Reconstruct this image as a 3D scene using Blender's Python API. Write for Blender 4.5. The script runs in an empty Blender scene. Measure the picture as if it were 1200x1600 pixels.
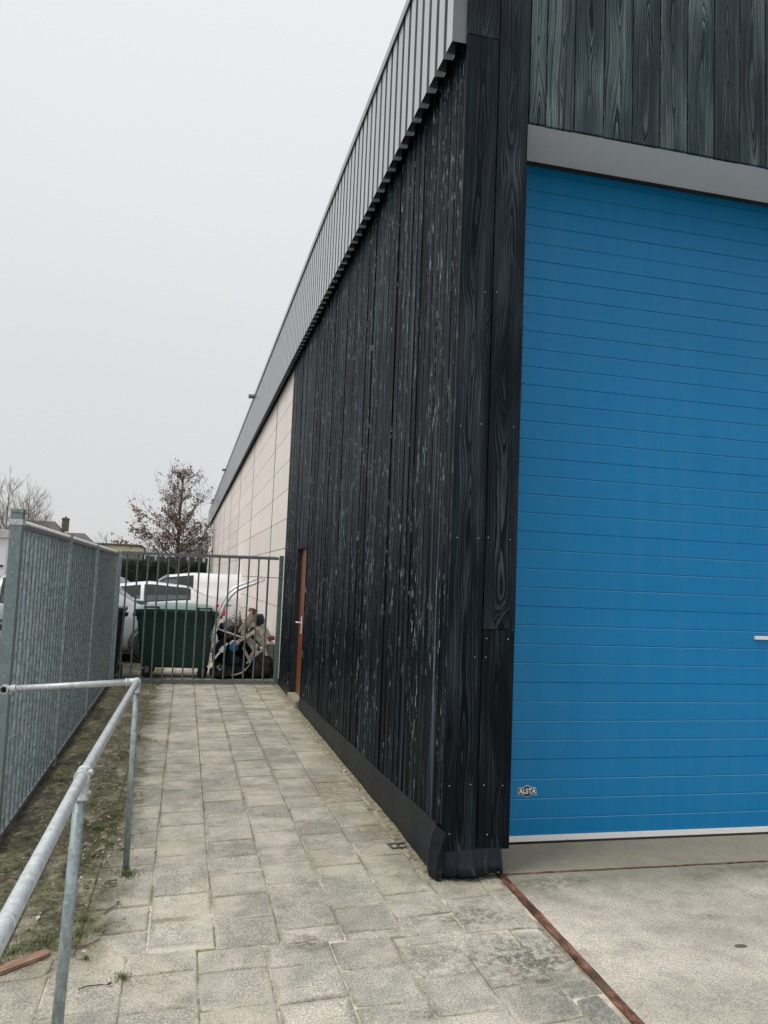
import bpy, bmesh, math, random
from mathutils import Vector, Matrix, noise
R = math.radians
random.seed(7)
S = bpy.context.scene
C = S.collection

# ------------------------------------------------------------------ camera
YAW, TILT, ROLL = 0.23972456, 0.08590234, 0.04051909
fw = Vector((math.sin(YAW)*math.cos(TILT), math.cos(YAW)*math.cos(TILT), math.sin(TILT)))
rt0 = Vector((math.cos(YAW), -math.sin(YAW), 0)); up0 = rt0.cross(fw)
rt = rt0*math.cos(ROLL)+up0*math.sin(ROLL); up = up0*math.cos(ROLL)-rt0*math.sin(ROLL)
cd = bpy.data.cameras.new('camera'); cam = bpy.data.objects.new('camera', cd); C.objects.link(cam)
cam.matrix_world = Matrix(((rt.x, up.x, -fw.x, 0), (rt.y, up.y, -fw.y, 0), (rt.z, up.z, -fw.z, 1.6), (0, 0, 0, 1)))
cd.sensor_fit = 'VERTICAL'; cd.sensor_height = 24; cd.lens = 1250.5/1600*24
cd.clip_start = 0.05; cd.clip_end = 1500
S.camera = cam
S.render.resolution_x, S.render.resolution_y = 768, 1024

# ------------------------------------------------------------------ sky, sun, exposure
SUN_EL, SUN_ROT = R(56), R(250)
w = bpy.data.worlds.new('World'); S.world = w; w.use_nodes = True
nt = w.node_tree; nt.nodes.clear()
out = nt.nodes.new('ShaderNodeOutputWorld'); bg = nt.nodes.new('ShaderNodeBackground')
sky = nt.nodes.new('ShaderNodeTexSky'); sky.sky_type = 'NISHITA'; sky.sun_disc = False
sky.sun_elevation = SUN_EL; sky.sun_rotation = SUN_ROT
tc = nt.nodes.new('ShaderNodeTexCoord'); sp = nt.nodes.new('ShaderNodeSeparateXYZ')
nt.links.new(tc.outputs['Generated'], sp.inputs[0])
cr = nt.nodes.new('ShaderNodeValToRGB')            # the cloud layer: even grey, brighter overhead
cr.color_ramp.elements[0].position = 0.0; cr.color_ramp.elements[0].color = (6.3, 6.3, 6.35, 1)
cr.color_ramp.elements[1].position = 0.70; cr.color_ramp.elements[1].color = (8.3, 8.35, 8.55, 1)
e3 = cr.color_ramp.elements.new(1.0); e3.color = (14.5, 14.6, 15.0, 1)
nt.links.new(sp.outputs['Z'], cr.inputs[0])
cn = nt.nodes.new('ShaderNodeTexNoise'); cn.inputs['Scale'].default_value = 1.6; cn.inputs['Detail'].default_value = 3
nt.links.new(tc.outputs['Generated'], cn.inputs['Vector'])
cm = nt.nodes.new('ShaderNodeMapRange'); cm.inputs['To Min'].default_value = 0.96; cm.inputs['To Max'].default_value = 1.04
nt.links.new(cn.outputs['Fac'], cm.inputs['Value'])
vm = nt.nodes.new('ShaderNodeVectorMath'); vm.operation = 'SCALE'
nt.links.new(cr.outputs[0], vm.inputs[0]); nt.links.new(cm.outputs[0], vm.inputs['Scale'])
mx = nt.nodes.new('ShaderNodeMixRGB'); mx.inputs[0].default_value = 0.95
nt.links.new(sky.outputs[0], mx.inputs[1]); nt.links.new(vm.outputs[0], mx.inputs[2])
nt.links.new(mx.outputs[0], bg.inputs[0]); bg.inputs[1].default_value = 0.1
nt.links.new(bg.outputs[0], out.inputs[0])
sd = bpy.data.lights.new('sun', 'SUN'); sd.energy = 1.5; sd.angle = R(25); sd.color = (1, 0.97, 0.93)
sun = bpy.data.objects.new('sun', sd); C.objects.link(sun)
az = SUN_ROT
sdir = Vector((math.sin(az)*math.cos(SUN_EL), math.cos(az)*math.cos(SUN_EL), math.sin(SUN_EL)))
sun.rotation_euler = (-sdir).to_track_quat('-Z', 'Y').to_euler()
S.view_settings.view_transform = 'Standard'; S.view_settings.look = 'None'
S.view_settings.exposure = 0.12; S.view_settings.gamma = 1.0; S.view_settings.use_curve_mapping = False

# ------------------------------------------------------------------ node helpers
class NT:
    def __init__(s, name, rough=0.6, metal=0.0, spec=0.5):
        s.m = bpy.data.materials.new(name); s.m.use_nodes = True
        s.t = s.m.node_tree; s.b = s.t.nodes['Principled BSDF']
        s.b.inputs['Roughness'].default_value = rough; s.b.inputs['Metallic'].default_value = metal
        s.b.inputs['Specular IOR Level'].default_value = spec
    def set(s, sock, v):
        if hasattr(v, 'is_output') or isinstance(v, bpy.types.NodeSocket): s.t.links.new(v, sock)
        else:
            if isinstance(v, (tuple, list)) and len(v) == 3 and sock.type == 'RGBA': v = (*v, 1)
            if isinstance(v, (int, float)) and sock.type == 'RGBA': v = (v, v, v, 1)
            sock.default_value = v
    def n(s, typ, ins=None, **pr):
        nd = s.t.nodes.new('ShaderNode'+typ)
        for k, v in pr.items(): setattr(nd, k, v)
        for k, v in (ins or {}).items(): s.set(nd.inputs[k], v)
        return nd
    def m_(s, op, a, b=0.0, c=0.0, clamp=False):
        nd = s.n('Math', {0: a, 1: b, 2: c}, operation=op, use_clamp=clamp); return nd.outputs[0]
    def pos(s): return s.n('TexCoord').outputs['Object']
    def attr(s, name):
        return s.n('Attribute', attribute_name=name)
    def map(s, v, scale=(1, 1, 1), loc=(0, 0, 0), rot=(0, 0, 0)):
        return s.n('Mapping', {'Vector': v, 'Scale': scale, 'Location': loc, 'Rotation': rot}).outputs[0]
    def noise(s, v, scale, detail=4, rough=0.55, dist=0.0):
        return s.n('TexNoise', {'Vector': v, 'Scale': scale, 'Detail': detail, 'Roughness': rough, 'Distortion': dist}).outputs['Fac']
    def vor(s, v, scale, out='Distance', feature='F1', rand=1.0):
        return s.n('TexVoronoi', {'Vector': v, 'Scale': scale, 'Randomness': rand}, feature=feature).outputs[out]
    def ramp(s, v, *st):
        nd = s.n('ValToRGB', {0: v}); e = nd.color_ramp.elements
        while len(e) < len(st): e.new(0.5)
        for i, (p, c) in enumerate(st):
            e[i].position = p
            if isinstance(c, (int, float)): c = (c, c, c)
            e[i].color = (*c, 1)
        return nd.outputs[0]
    def rng(s, v, a, b, c=0.0, d=1.0, smooth=False):
        nd = s.n('MapRange', {'Value': v, 'From Min': a, 'From Max': b, 'To Min': c, 'To Max': d})
        if smooth: nd.interpolation_type = 'SMOOTHSTEP'
        return nd.outputs[0]
    def mix(s, f, a, b, mode='MIX'):
        nd = s.n('MixRGB', {0: f, 1: a, 2: b}, blend_type=mode); return nd.outputs[0]
    def mul(s, c, f):   # colour times a grey factor
        return s.mix(1.0, c, f, 'MULTIPLY')
    def bump(s, h, strength=0.3, dist=0.01):
        s.t.links.new(s.n('Bump', {'Height': h, 'Strength': strength, 'Distance': dist}).outputs[0], s.b.inputs['Normal'])
    def col(s, v): s.set(s.b.inputs['Base Color'], v)
    def rough(s, v): s.set(s.b.inputs['Roughness'], v)

def xyz(g, v):
    o = g.n('SeparateXYZ', {0: v}).outputs; return o[0], o[1], o[2]
def comb(g, x, y, z):
    return g.n('CombineXYZ', {0: x, 1: y, 2: z}).outputs[0]

# ---- dark stained softwood, flat-sawn rings.  attribute bc = (across metres, along metres, random), tone = lightness
def wood_mat(name, dark, mid, light, flecks, rough=0.42):
    g = NT(name, rough, 0, 0.05 if flecks else 0.13); g.b.inputs['Specular Tint'].default_value = (0.62, 0.85, 1.0, 1)
    x, z, r = xyz(g, g.attr('bc').outputs['Vector']); tone = g.attr('tone').outputs['Fac']
    seed = g.m_('MULTIPLY', r, 57.0)
    zz = g.m_('ADD', z, seed)
    drift = g.m_('MULTIPLY', g.m_('SUBTRACT', g.noise(comb(g, seed, zz, 0.0), 0.9, 2), 0.5), 0.07)
    lx = g.m_('ADD', x, drift)
    # knots push the rings apart
    kv = comb(g, g.m_('MULTIPLY', g.m_('ADD', x, seed), 3.4), g.m_('MULTIPLY', zz, 1.1), seed)
    kd = g.vor(kv, 1.0)
    kn = g.rng(kd, 0.0, 0.26, 1.0, 0.0, True)
    f1 = g.noise(comb(g, g.m_('MULTIPLY', lx, 6.0), g.m_('MULTIPLY', zz, 1.15), seed), 1.0, 1.6, 0.45)
    f2 = g.noise(comb(g, g.m_('MULTIPLY', lx, 40.0), g.m_('MULTIPLY', zz, 3.0), seed), 1.0, 2, 0.5)
    q = g.m_('MULTIPLY', g.m_('POWER', g.m_('ABSOLUTE', lx), 1.5), 290.0)
    F = g.m_('ADD', g.m_('MULTIPLY', f1, 11.0), g.m_('ADD', q, g.m_('MULTIPLY', f2, 1.0)))
    F = g.m_('ADD', F, g.m_('MULTIPLY', kn, 5.0))
    F = g.m_('ADD', F, g.m_('MULTIPLY', g.noise(comb(g, g.m_('MULTIPLY', F, 0.75), seed, 0.0), 1.0, 2), 2.6))
    ring = g.m_('FRACT', F)
    ringc = g.ramp(ring, (0.0, 0.0), (0.10, 0.35), (0.55, 0.75), (0.80, 1.0), (0.93, 0.0))
    rc_mod = g.rng(g.noise(comb(g, g.m_('MULTIPLY', lx, 14.0), g.m_('MULTIPLY', zz, 2.2), seed), 1.0, 3), 0.35, 0.60, 0.35, 1.0)
    ringc = g.n('MixRGB', {0: rc_mod, 1: (0.42, 0.42, 0.42), 2: ringc}).outputs[0]
    fib = g.noise(comb(g, g.m_('MULTIPLY', x, 420.0), g.m_('MULTIPLY', zz, 9.0), seed), 1.0, 3, 0.6)
    core = g.rng(f1, 0.42, 0.66)
    v = g.m_('ADD', g.m_('MULTIPLY', ringc, 0.60), g.m_('ADD', g.m_('MULTIPLY', fib, 0.22), g.m_('MULTIPLY', core, 0.22)))
    v = g.m_('MULTIPLY', v, g.m_('SUBTRACT', 1.0, g.m_('MULTIPLY', g.rng(kd, 0.03, 0.08, 1, 0, True), 0.8)))
    c = g.ramp(v, (0.18, dark), (0.52, mid), (0.92, light))
    big = g.noise(comb(g, g.m_('MULTIPLY', x, 3.0), g.m_('MULTIPLY', zz, 0.7), seed), 1.0, 3)
    c = g.mul(c, g.ramp(big, (0.3, 0.7), (0.7, 1.25)))
    c = g.mul(c, tone)
    if flecks:
        a = g.noise(comb(g, g.m_('MULTIPLY', x, 75.0), g.m_('MULTIPLY', zz, 9.0), seed), 1.0, 5, 0.75)
        b = g.noise(comb(g, g.m_('MULTIPLY', x, 9.0), g.m_('MULTIPLY', zz, 1.4), seed), 1.0, 3, 0.6)
        k = g.m_('MULTIPLY', g.rng(a, 0.535, 0.58), g.rng(b, 0.44, 0.56))
        k = g.m_('MULTIPLY', k, g.rng(z, 0.3, 2.6, 0.12, 1.0))
        c = g.mix(g.m_('MULTIPLY', k, flecks), c, (0.30, 0.34, 0.345))
    g.col(c)
    g.rough(g.ramp(v, (0.2, rough+0.12), (0.9, rough)))
    h = g.m_('ADD', g.m_('MULTIPLY', ringc, 0.6), g.m_('ADD', g.m_('MULTIPLY', fib, 0.7), g.m_('MULTIPLY', f1, 1.6)))
    g.bump(h, 0.7, 0.004)
    return g.m

def side_wood():
    """weathered brushed boards: long raised grain, a few pale torn fibres"""
    g = NT('stained_side_timber', 0.4, 0, 0.03); g.b.inputs['Specular Tint'].default_value = (0.55, 0.82, 1.0, 1)
    x, z, r = xyz(g, g.attr('bc').outputs['Vector']); tone = g.attr('tone').outputs['Fac']
    seed = g.m_('MULTIPLY', r, 57.0); zz = g.m_('ADD', z, seed)
    wob = g.m_('MULTIPLY', g.m_('SUBTRACT', g.noise(comb(g, seed, zz, g.m_('MULTIPLY', x, 3.0)), 1.3, 2), 0.5), 0.035)
    lx = g.m_('ADD', x, wob)
    def nz(sx, sz, det=3, rg=0.6): return g.noise(comb(g, g.m_('MULTIPLY', lx, sx), g.m_('MULTIPLY', zz, sz), seed), 1.0, det, rg)
    fine = nz(150.0, 1.1); mid = nz(44.0, 0.6); wide = nz(13.0, 0.35)
    v = g.m_('ADD', g.m_('MULTIPLY', g.rng(fine, 0.35, 0.65), 0.40), g.m_('ADD', g.m_('MULTIPLY', g.rng(mid, 0.36, 0.64), 0.38), g.m_('MULTIPLY', g.rng(wide, 0.35, 0.68), 0.30)))
    c = g.ramp(v, (0.25, (0.0006, 0.0011, 0.0026)), (0.50, (0.0036, 0.0060, 0.0095)), (0.72, (0.0135, 0.0200, 0.0260)), (0.93, (0.075, 0.096, 0.106)))
    c = g.mul(c, tone)
    f = g.noise(comb(g, g.m_('MULTIPLY', x, 46.0), g.m_('MULTIPLY', zz, 9.0), seed), 1.0, 4, 0.7)
    pt = g.noise(comb(g, g.m_('MULTIPLY', x, 4.0), g.m_('MULTIPLY', zz, 1.3), seed), 1.0, 3)
    k = g.m_('MULTIPLY', g.rng(f, 0.585, 0.625), g.rng(g.m_('ADD', pt, g.rng(z, 0.0, 1.8, -0.10, 0.0)), 0.43, 0.55))
    c = g.mix(g.m_('MULTIPLY', k, 0.75), c, (0.36, 0.42, 0.44))
    g.col(c); g.rough(g.ramp(v, (0.2, 0.52), (0.9, 0.34)))
    g.bump(g.m_('ADD', g.m_('MULTIPLY', fine, 0.7), g.m_('ADD', g.m_('MULTIPLY', mid, 1.4), g.m_('MULTIPLY', k, 0.5))), 0.8, 0.006)
    return g.m

M = {}
M['wood_side'] = side_wood()
M['wood_front'] = wood_mat('stained_front_timber', (0.0010, 0.0015, 0.0030), (0.0068, 0.0098, 0.0140), (0.066, 0.082, 0.097), 0.0, 0.38)
M['wood_top'] = wood_mat('stained_fascia_timber', (0.005, 0.009, 0.012), (0.040, 0.058, 0.064), (0.19, 0.245, 0.245), 0.0, 0.50)

def simple(name, c, rough=0.6, metal=0.0, var=0.25, scale=6.0, bump=0.0, bs=120.0, spec=0.5):
    g = NT(name, rough, metal, spec); p = g.pos()
    v = g.noise(p, scale, 5, 0.6)
    cc = g.mul(g.mix(0, (*c,), (*c,)), g.ramp(v, (0.3, 1-var), (0.7, 1+var)))
    g.col(cc)
    if bump: g.bump(g.noise(p, bs, 4), bump, 0.004)
    return g.m

def galv(name, c, rough=0.48, metal=0.35, blot=0.35):
    g = NT(name, rough, metal); p = g.pos()
    a = g.noise(g.map(p, (1, 1, 0.7)), 110, 5, 0.7)
    b = g.vor(g.map(p, (1, 1, 0.6)), 62, 'Color')
    bl = g.rng(g.noise(p, 16, 3), 0.52, 0.68)
    v = g.m_('ADD', g.m_('MULTIPLY', a, 0.65), g.m_('MULTIPLY', g.n('SeparateColor', {0: b}).outputs[0], 0.25))
    cc = g.mul(g.mix(0, c, c), g.ramp(v, (0.28, 1-blot), (0.62, 1+blot*0.7)))
    spots = g.rng(g.vor(g.map(p, (1, 1, 0.45)), 34), 0.10, 0.17, 1, 0)
    cc = g.mix(g.m_('MULTIPLY', spots, 0.35), cc, (0.55, 0.6, 0.6))
    cc = g.mix(g.m_('MULTIPLY', bl, 0.10), cc, tuple(x*0.6 for x in c))
    g.col(cc); g.rough(g.ramp(a, (0.3, rough-0.1), (0.7, rough+0.12)))
    g.bump(a, 0.15, 0.002)
    return g.m
M['galv_fence'] = galv('galvanised_fence_steel', (0.30, 0.375, 0.395), 0.46, 0.3, 0.42)
M['galv_post'] = galv('galvanised_post_steel', (0.19, 0.25, 0.255), 0.55, 0.2, 0.18)
M['galv_rail'] = galv('galvanised_handrail_steel', (0.52, 0.55, 0.55), 0.42, 0.35, 0.24)
M['galv_railpost'] = galv('galvanised_railpost_steel', (0.28, 0.34, 0.345), 0.5, 0.35, 0.32)
M['rail_dark'] = galv('weathered_grey_steel', (0.19, 0.195, 0.215), 0.5, 0.4, 0.3)
M['band'] = galv('pale_zinc', (0.55, 0.57, 0.58), 0.4, 0.4, 0.15)
M['gate_bar'] = galv('gate_bar_steel', (0.16, 0.185, 0.19), 0.5, 0.3, 0.35)

# ---- corrugated parapet sheet
g = NT('parapet_sheet', 0.36, 0.1); p = g.pos()
v = g.noise(g.map(p, (1, 1, 0.12)), 7, 5, 0.6)
g.col(g.ramp(v, (0.3, (0.40, 0.405, 0.425)), (0.7, (0.56, 0.565, 0.585)))); g.rough(g.ramp(v, (0.3, 0.28), (0.7, 0.42)))
M['sheet'] = g.m
M['groove_shade_grime'] = simple('shaded_grimy_groove', (0.13, 0.155, 0.155), 0.6, 0, 0.3, 3)  # greenish grime, with the shade of the folds painted into the colour
M['cap'] = simple('parapet_cap', (0.36, 0.38, 0.39), 0.4, 0.2, 0.12, 3)
# ---- pale wall panels
g = NT('pale_panel', 0.55); p = g.pos(); r = g.attr('rnd').outputs['Fac']
v = g.noise(g.map(p, (1, 0.5, 1.2)), 1.3, 6, 0.6); st = g.noise(g.map(p, (1, 2.2, 0.15)), 2.0, 4, 0.6)
c = g.mix(v, (0.76, 0.68, 0.61), (0.85, 0.785, 0.72)); c = g.mul(c, g.rng(r, 0, 1, 0.95, 1.04))
c = g.mul(c, g.ramp(st, (0.30, 0.88), (0.5, 1.0)))
g.col(c); M['panel'] = g.m
M['core'] = simple('dark_backing', (0.018, 0.019, 0.021), 0.9)
M['joint'] = simple('panel_joint', (0.055, 0.045, 0.04), 0.9)
g = NT('soffit_board', 0.55); p = g.pos()
g.col(g.mul(g.mix(g.noise(p, 2.0, 5), (0.72, 0.71, 0.68), (0.80, 0.79, 0.76)), g.ramp(g.rng(g.vor(p, 2.3), 0.012, 0.02, 0.0, 1.0), (0, 0.5), (1, 1.0))))
M['soffit'] = g.m
# ---- blue door
g = NT('blue_door_paint', 0.33, 0, 0.28); p = g.pos()
a = g.noise(g.map(p, (0.5, 1, 1.2)), 1.4, 5, 0.55); b = g.noise(g.map(p, (6, 1, 0.35)), 1.5, 4)
c = g.mix(a, (0.002, 0.176, 0.425), (0.004, 0.222, 0.50))
c = g.mix(g.m_('MULTIPLY', g.rng(b, 0.45, 0.75), 0.10), c, (0.10, 0.28, 0.42))
sc = g.rng(g.vor(g.map(p, (1, 1, 3)), 5), 0.02, 0.035, 1, 0)
c = g.mix(g.m_('MULTIPLY', sc, 0.25), c, (0.25, 0.36, 0.45))
g.col(c); g.rough(g.ramp(a, (0.3, 0.36), (0.7, 0.46))); g.bump(g.m_('ADD', g.m_('MULTIPLY', g.noise(g.map(p, (0.8, 1, 1.6)), 1.6, 2), 1.0), g.m_('MULTIPLY', g.noise(p, 180, 2), 0.012)), 0.35, 0.02)
M['blue'] = g.m
g = NT('door_bar_white', 0.5); p = g.pos()
chip = g.rng(g.noise(g.map(p, (1, 1, 3)), 11, 5, 0.7), 0.66, 0.70)
g.col(g.mix(chip, (0.86, 0.86, 0.84), (0.05, 0.05, 0.05))); M['white_bar'] = g.m
M['rubber'] = simple('black_rubber', (0.012, 0.013, 0.016), 0.55)
M['badge'] = simple('badge_black', (0.010, 0.011, 0.014), 0.35, 0, 0.05)
M['white'] = simple('white_plastic', (0.78, 0.79, 0.80), 0.35, 0, 0.05)
g = NT('brown_door_paint', 0.38); p = g.pos()
g.col(g.mul(g.ramp(g.noise(g.map(p, (8, 8, 0.6)), 2, 5), (0.3, (0.14, 0.040, 0.013)), (0.7, (0.23, 0.068, 0.024))), 1.0)); M['brown'] = g.m
# ---- damp membrane
g = NT('damp_membrane', 0.48, 0, 0.25); g.b.inputs['Specular Tint'].default_value = (0.85, 0.93, 1.0, 1); p = g.pos()
v = g.noise(p, 3.0, 5, 0.6); d = g.rng(g.noise(p, 22, 5, 0.7), 0.60, 0.75)
c = g.ramp(v, (0.3, (0.004, 0.0055, 0.009)), (0.7, (0.010, 0.0135, 0.019)))
x_, y_, z_ = xyz(g, p)
c = g.mix(g.m_('MULTIPLY', d, g.rng(z_, 0.0, 0.10, 0.5, 0.06)), c, (0.17, 0.16, 0.13))
g.col(c); g.bump(g.noise(p, 9, 4), 0.5, 0.01); M['membrane'] = g.m

# ------------------------------------------------------------------ ground materials
def stone_base(g, p, lo, hi, rnd=None):
    big = g.noise(p, 0.9, 5, 0.6); med = g.noise(p, 7.0, 6, 0.65); fine = g.noise(p, 130, 4, 0.75)
    c = g.mix(g.rng(big, 0.3, 0.7), lo, hi)
    c = g.mul(c, g.ramp(med, (0.28, 0.72), (0.5, 1.0), (0.74, 1.16)))
    c = g.mul(c, g.ramp(fine, (0.34, 0.50), (0.5, 1.0), (0.64, 1.45)))
    v = g.vor(p, 150)
    c = g.mul(c, g.ramp(v, (0.12, 0.75), (0.3, 1.0)))
    pits = g.rng(g.vor(p, 17), 0.05, 0.10, 1, 0)
    c = g.mix(g.m_('MULTIPLY', pits, 0.35), c, (0.09, 0.085, 0.07))
    return c, big, med, fine

def spot(g, p, cx, cy, rx, ry, edge=0.5):
    """soft-edged ragged blotch lying on the ground, 0..1"""
    q = g.map(p, (1/rx, 1/ry, 0), (-cx/rx, -cy/ry, 0))
    l = g.n('VectorMath', {0: q}, operation='LENGTH').outputs['Value']
    nn = g.m_('MULTIPLY', g.m_('SUBTRACT', g.noise(p, 9, 6, 0.7), 0.5), 1.9)
    return g.rng(g.m_('ADD', l, nn), 1.0-edge, 1.0+edge*0.3, 1, 0, True)

def pave_mat():
    g = NT('paving_slab', 0.85, 0, 0.25); p = g.pos(); r = g.attr('rnd').outputs['Fac']
    c, big, med, fine = stone_base(g, p, (0.40, 0.382, 0.325), (0.57, 0.53, 0.45))
    c = g.mul(c, g.rng(r, 0, 1, 0.70, 1.08))
    x, y, z = xyz(g, p)
    lx, ly, lr = xyz(g, g.attr('bc').outputs['Vector'])
    edge = g.m_('MAXIMUM', g.m_('ABSOLUTE', lx), g.m_('ABSOLUTE', ly))     # 0.14 at a slab's rim
    en = g.noise(p, 14, 6, 0.75)
    rim = g.rng(g.m_('ADD', edge, g.m_('MULTIPLY', g.m_('SUBTRACT', en, 0.5), 0.09)), 0.118, 0.142)
    # grey weathering patches, blotchy at hand size
    gw = g.rng(g.noise(p, 4.2, 8, 0.76), 0.48, 0.58)
    c = g.mix(g.m_('MULTIPLY', gw, 0.50), c, (0.26, 0.265, 0.235))
    # sandy wash over some slabs, and caught along the rims
    sand = g.rng(g.noise(p, 1.9, 7, 0.74), 0.47, 0.58)
    c = g.mix(g.m_('MULTIPLY', sand, 0.60), c, (0.61, 0.55, 0.445))
    c = g.mix(g.m_('MULTIPLY', g.m_('MULTIPLY', rim, g.rng(g.noise(p, 2.6, 4), 0.42, 0.60)), g.rng(y, 3.8, 7.0, 0.7, 0.2)), c, (0.66, 0.61, 0.50))
    c = g.mix(g.m_('MULTIPLY', g.m_('MULTIPLY', rim, g.rng(g.noise(p, 2.1, 4), 0.58, 0.44)), 0.6), c, (0.14, 0.13, 0.09))
    # olive algae, stronger farther up the path
    al = g.rng(g.noise(p, 3.1, 7, 0.74), 0.48, 0.66)
    c = g.mix(g.m_('MULTIPLY', al, g.rng(y, 3.5, 9.0, 0.22, 0.60)), c, (0.19, 0.185, 0.10))
    # dark speckle of lichen
    lich = g.m_('MULTIPLY', g.rng(g.noise(p, 42, 5, 0.8), 0.60, 0.68), g.rng(g.noise(p, 2.7, 4), 0.45, 0.6))
    c = g.mix(g.m_('MULTIPLY', lich, 0.75), c, (0.10, 0.10, 0.075))
    wl = g.m_('MULTIPLY', g.rng(g.m_('ADD', x, g.m_('MULTIPLY', med, 0.25)), 1.18, 1.50), g.rng(y, 4.0, 4.6))
    c = g.mix(g.m_('MULTIPLY', wl, g.rng(g.noise(p, 5, 6, 0.7), 0.40, 0.60, 0.10, 0.70)), c, (0.21, 0.18, 0.09))
    # dirty strip between the handrail and the fence
    e = g.m_('ADD', x, g.m_('MULTIPLY', g.m_('SUBTRACT', g.noise(p, 4.5, 6, 0.7), 0.5), 0.42))
    strip = g.m_('MULTIPLY', g.rng(e, -0.30, -0.14, 1, 0, True), g.rng(y, 3.35, 3.75, 0.15, 1.0))
    dirt = g.ramp(g.noise(p, 15, 8, 0.80), (0.30, (0.018, 0.016, 0.009)), (0.44, (0.070, 0.062, 0.034)), (0.54, (0.14, 0.135, 0.07)), (0.66, (0.30, 0.275, 0.19)))
    c = g.mix(g.m_('MULTIPLY', strip, g.rng(g.noise(p, 2.3, 6, 0.7), 0.38, 0.56, 0.50, 1.0)), c, dirt)
    # darker ground along the fence foot
    e2 = g.m_('ADD', x, g.m_('MULTIPLY', g.m_('SUBTRACT', g.noise(p, 6, 6, 0.7), 0.5), 0.30))
    foot_dark = g.m_('MULTIPLY', g.rng(e2, -0.74, -0.55, 1, 0, True), g.rng(y, 3.9, 4.6, 0.0, 1.0))
    c = g.mix(g.m_('MULTIPLY', foot_dark, g.rng(g.noise(p, 8, 6, 0.75), 0.4, 0.55, 0.6, 0.95)), c, (0.032, 0.031, 0.024))
    # dark stains by the edging and by the corner
    stn = g.rng(g.noise(p, 26, 7, 0.8), 0.42, 0.56)
    for (cx, cy, rx, ry, k, cc) in ((1.52, 3.33, 0.30, 0.30, 0.85, (0.075, 0.085, 0.065)), (1.42, 3.80, 0.26, 0.17, 0.8, (0.10, 0.105, 0.08)),
                                    (1.60, 2.95, 0.22, 0.22, 0.6, (0.11, 0.115, 0.09)),
                                    (1.58, 4.26, 0.26, 0.10, 0.8, (0.11, 0.105, 0.07)), (0.62, 3.62, 0.13, 0.10, 0.75, (0.085, 0.075, 0.045)),
                                    (1.28, 5.05, 0.16, 0.26, 0.6, (0.15, 0.12, 0.06)), (1.17, 6.2, 0.2, 0.55, 0.7, (0.18, 0.13, 0.055)),
                                    (0.98, 2.98, 0.07, 0.05, 0.8, (0.11, 0.10, 0.08)), (1.12, 3.42, 0.17, 0.17, 0.6, (0.13, 0.13, 0.10)), (0.80, 4.25, 0.2, 0.15, 0.5, (0.17, 0.17, 0.13))):
        c = g.mix(g.m_('MULTIPLY', g.m_('MULTIPLY', spot(g, p, cx, cy, rx, ry, 0.8), stn), k), c, cc)
    grit = g.rng(g.vor(p, 95), 0.10, 0.20, 1, 0)
    c = g.mix(g.m_('MULTIPLY', grit, g.rng(g.noise(p, 3.3, 5), 0.40, 0.60, 0.1, 0.55)), c, (0.13, 0.13, 0.11))
    pale = g.rng(g.vor(g.map(p, (1, 1, 1), (3.1, 7.7, 0)), 120), 0.10, 0.17, 1, 0)
    c = g.mix(g.m_('MULTIPLY', pale, 0.35), c, (0.80, 0.76, 0.66))
    # hairline cracks across a few slabs
    cq = g.n('TexVoronoi', {'Vector': g.n('VectorMath', {0: p, 1: g.n('VectorMath', {0: g.n('TexNoise', {'Vector': p, 'Scale': 7.0, 'Detail': 5.0}).outputs['Color'], 'Scale': 0.10}, operation='SCALE').outputs[0]}, operation='ADD').outputs[0], 'Scale': 2.3}, feature='DISTANCE_TO_EDGE').outputs['Distance']
    crk = g.m_('MULTIPLY', g.rng(cq, 0.003, 0.007, 1, 0), g.rng(r, 0.90, 0.91))
    c = g.mix(g.m_('MULTIPLY', crk, 0.45), c, (0.12, 0.11, 0.085))
    c = g.mul(c, g.ramp(fine, (0.34, 0.78), (0.5, 1.0), (0.64, 1.18)))
    g.col(c)
    h = g.m_('ADD', g.m_('MULTIPLY', med, 0.6), g.m_('MULTIPLY', fine, 0.5))
    g.bump(h, 0.9, 0.008)
    return g.m
M['pave'] = pave_mat()
g = NT('joint_sand', 0.95, 0, 0.2); p = g.pos(); x, y, z = xyz(g, p)
v = g.noise(p, 30, 5, 0.7); b = g.noise(p, 2.2, 5, 0.6)
c = g.mix(g.rng(b, 0.44, 0.56), (0.58, 0.53, 0.43), (0.25, 0.23, 0.165))
c = g.mix(g.rng(y, 4.2, 7.5, 0, 0.75), c, (0.20, 0.18, 0.115))
c = g.mix(g.m_('MULTIPLY', g.rng(x, -0.3, -0.1, 1, 0), g.rng(y, 3.5, 3.8)), c, (0.07, 0.065, 0.035))
c = g.mul(c, g.ramp(v, (0.3, 0.6), (0.7, 1.3))); g.col(c); g.bump(v, 0.8, 0.01); M['sand'] = g.m

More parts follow.
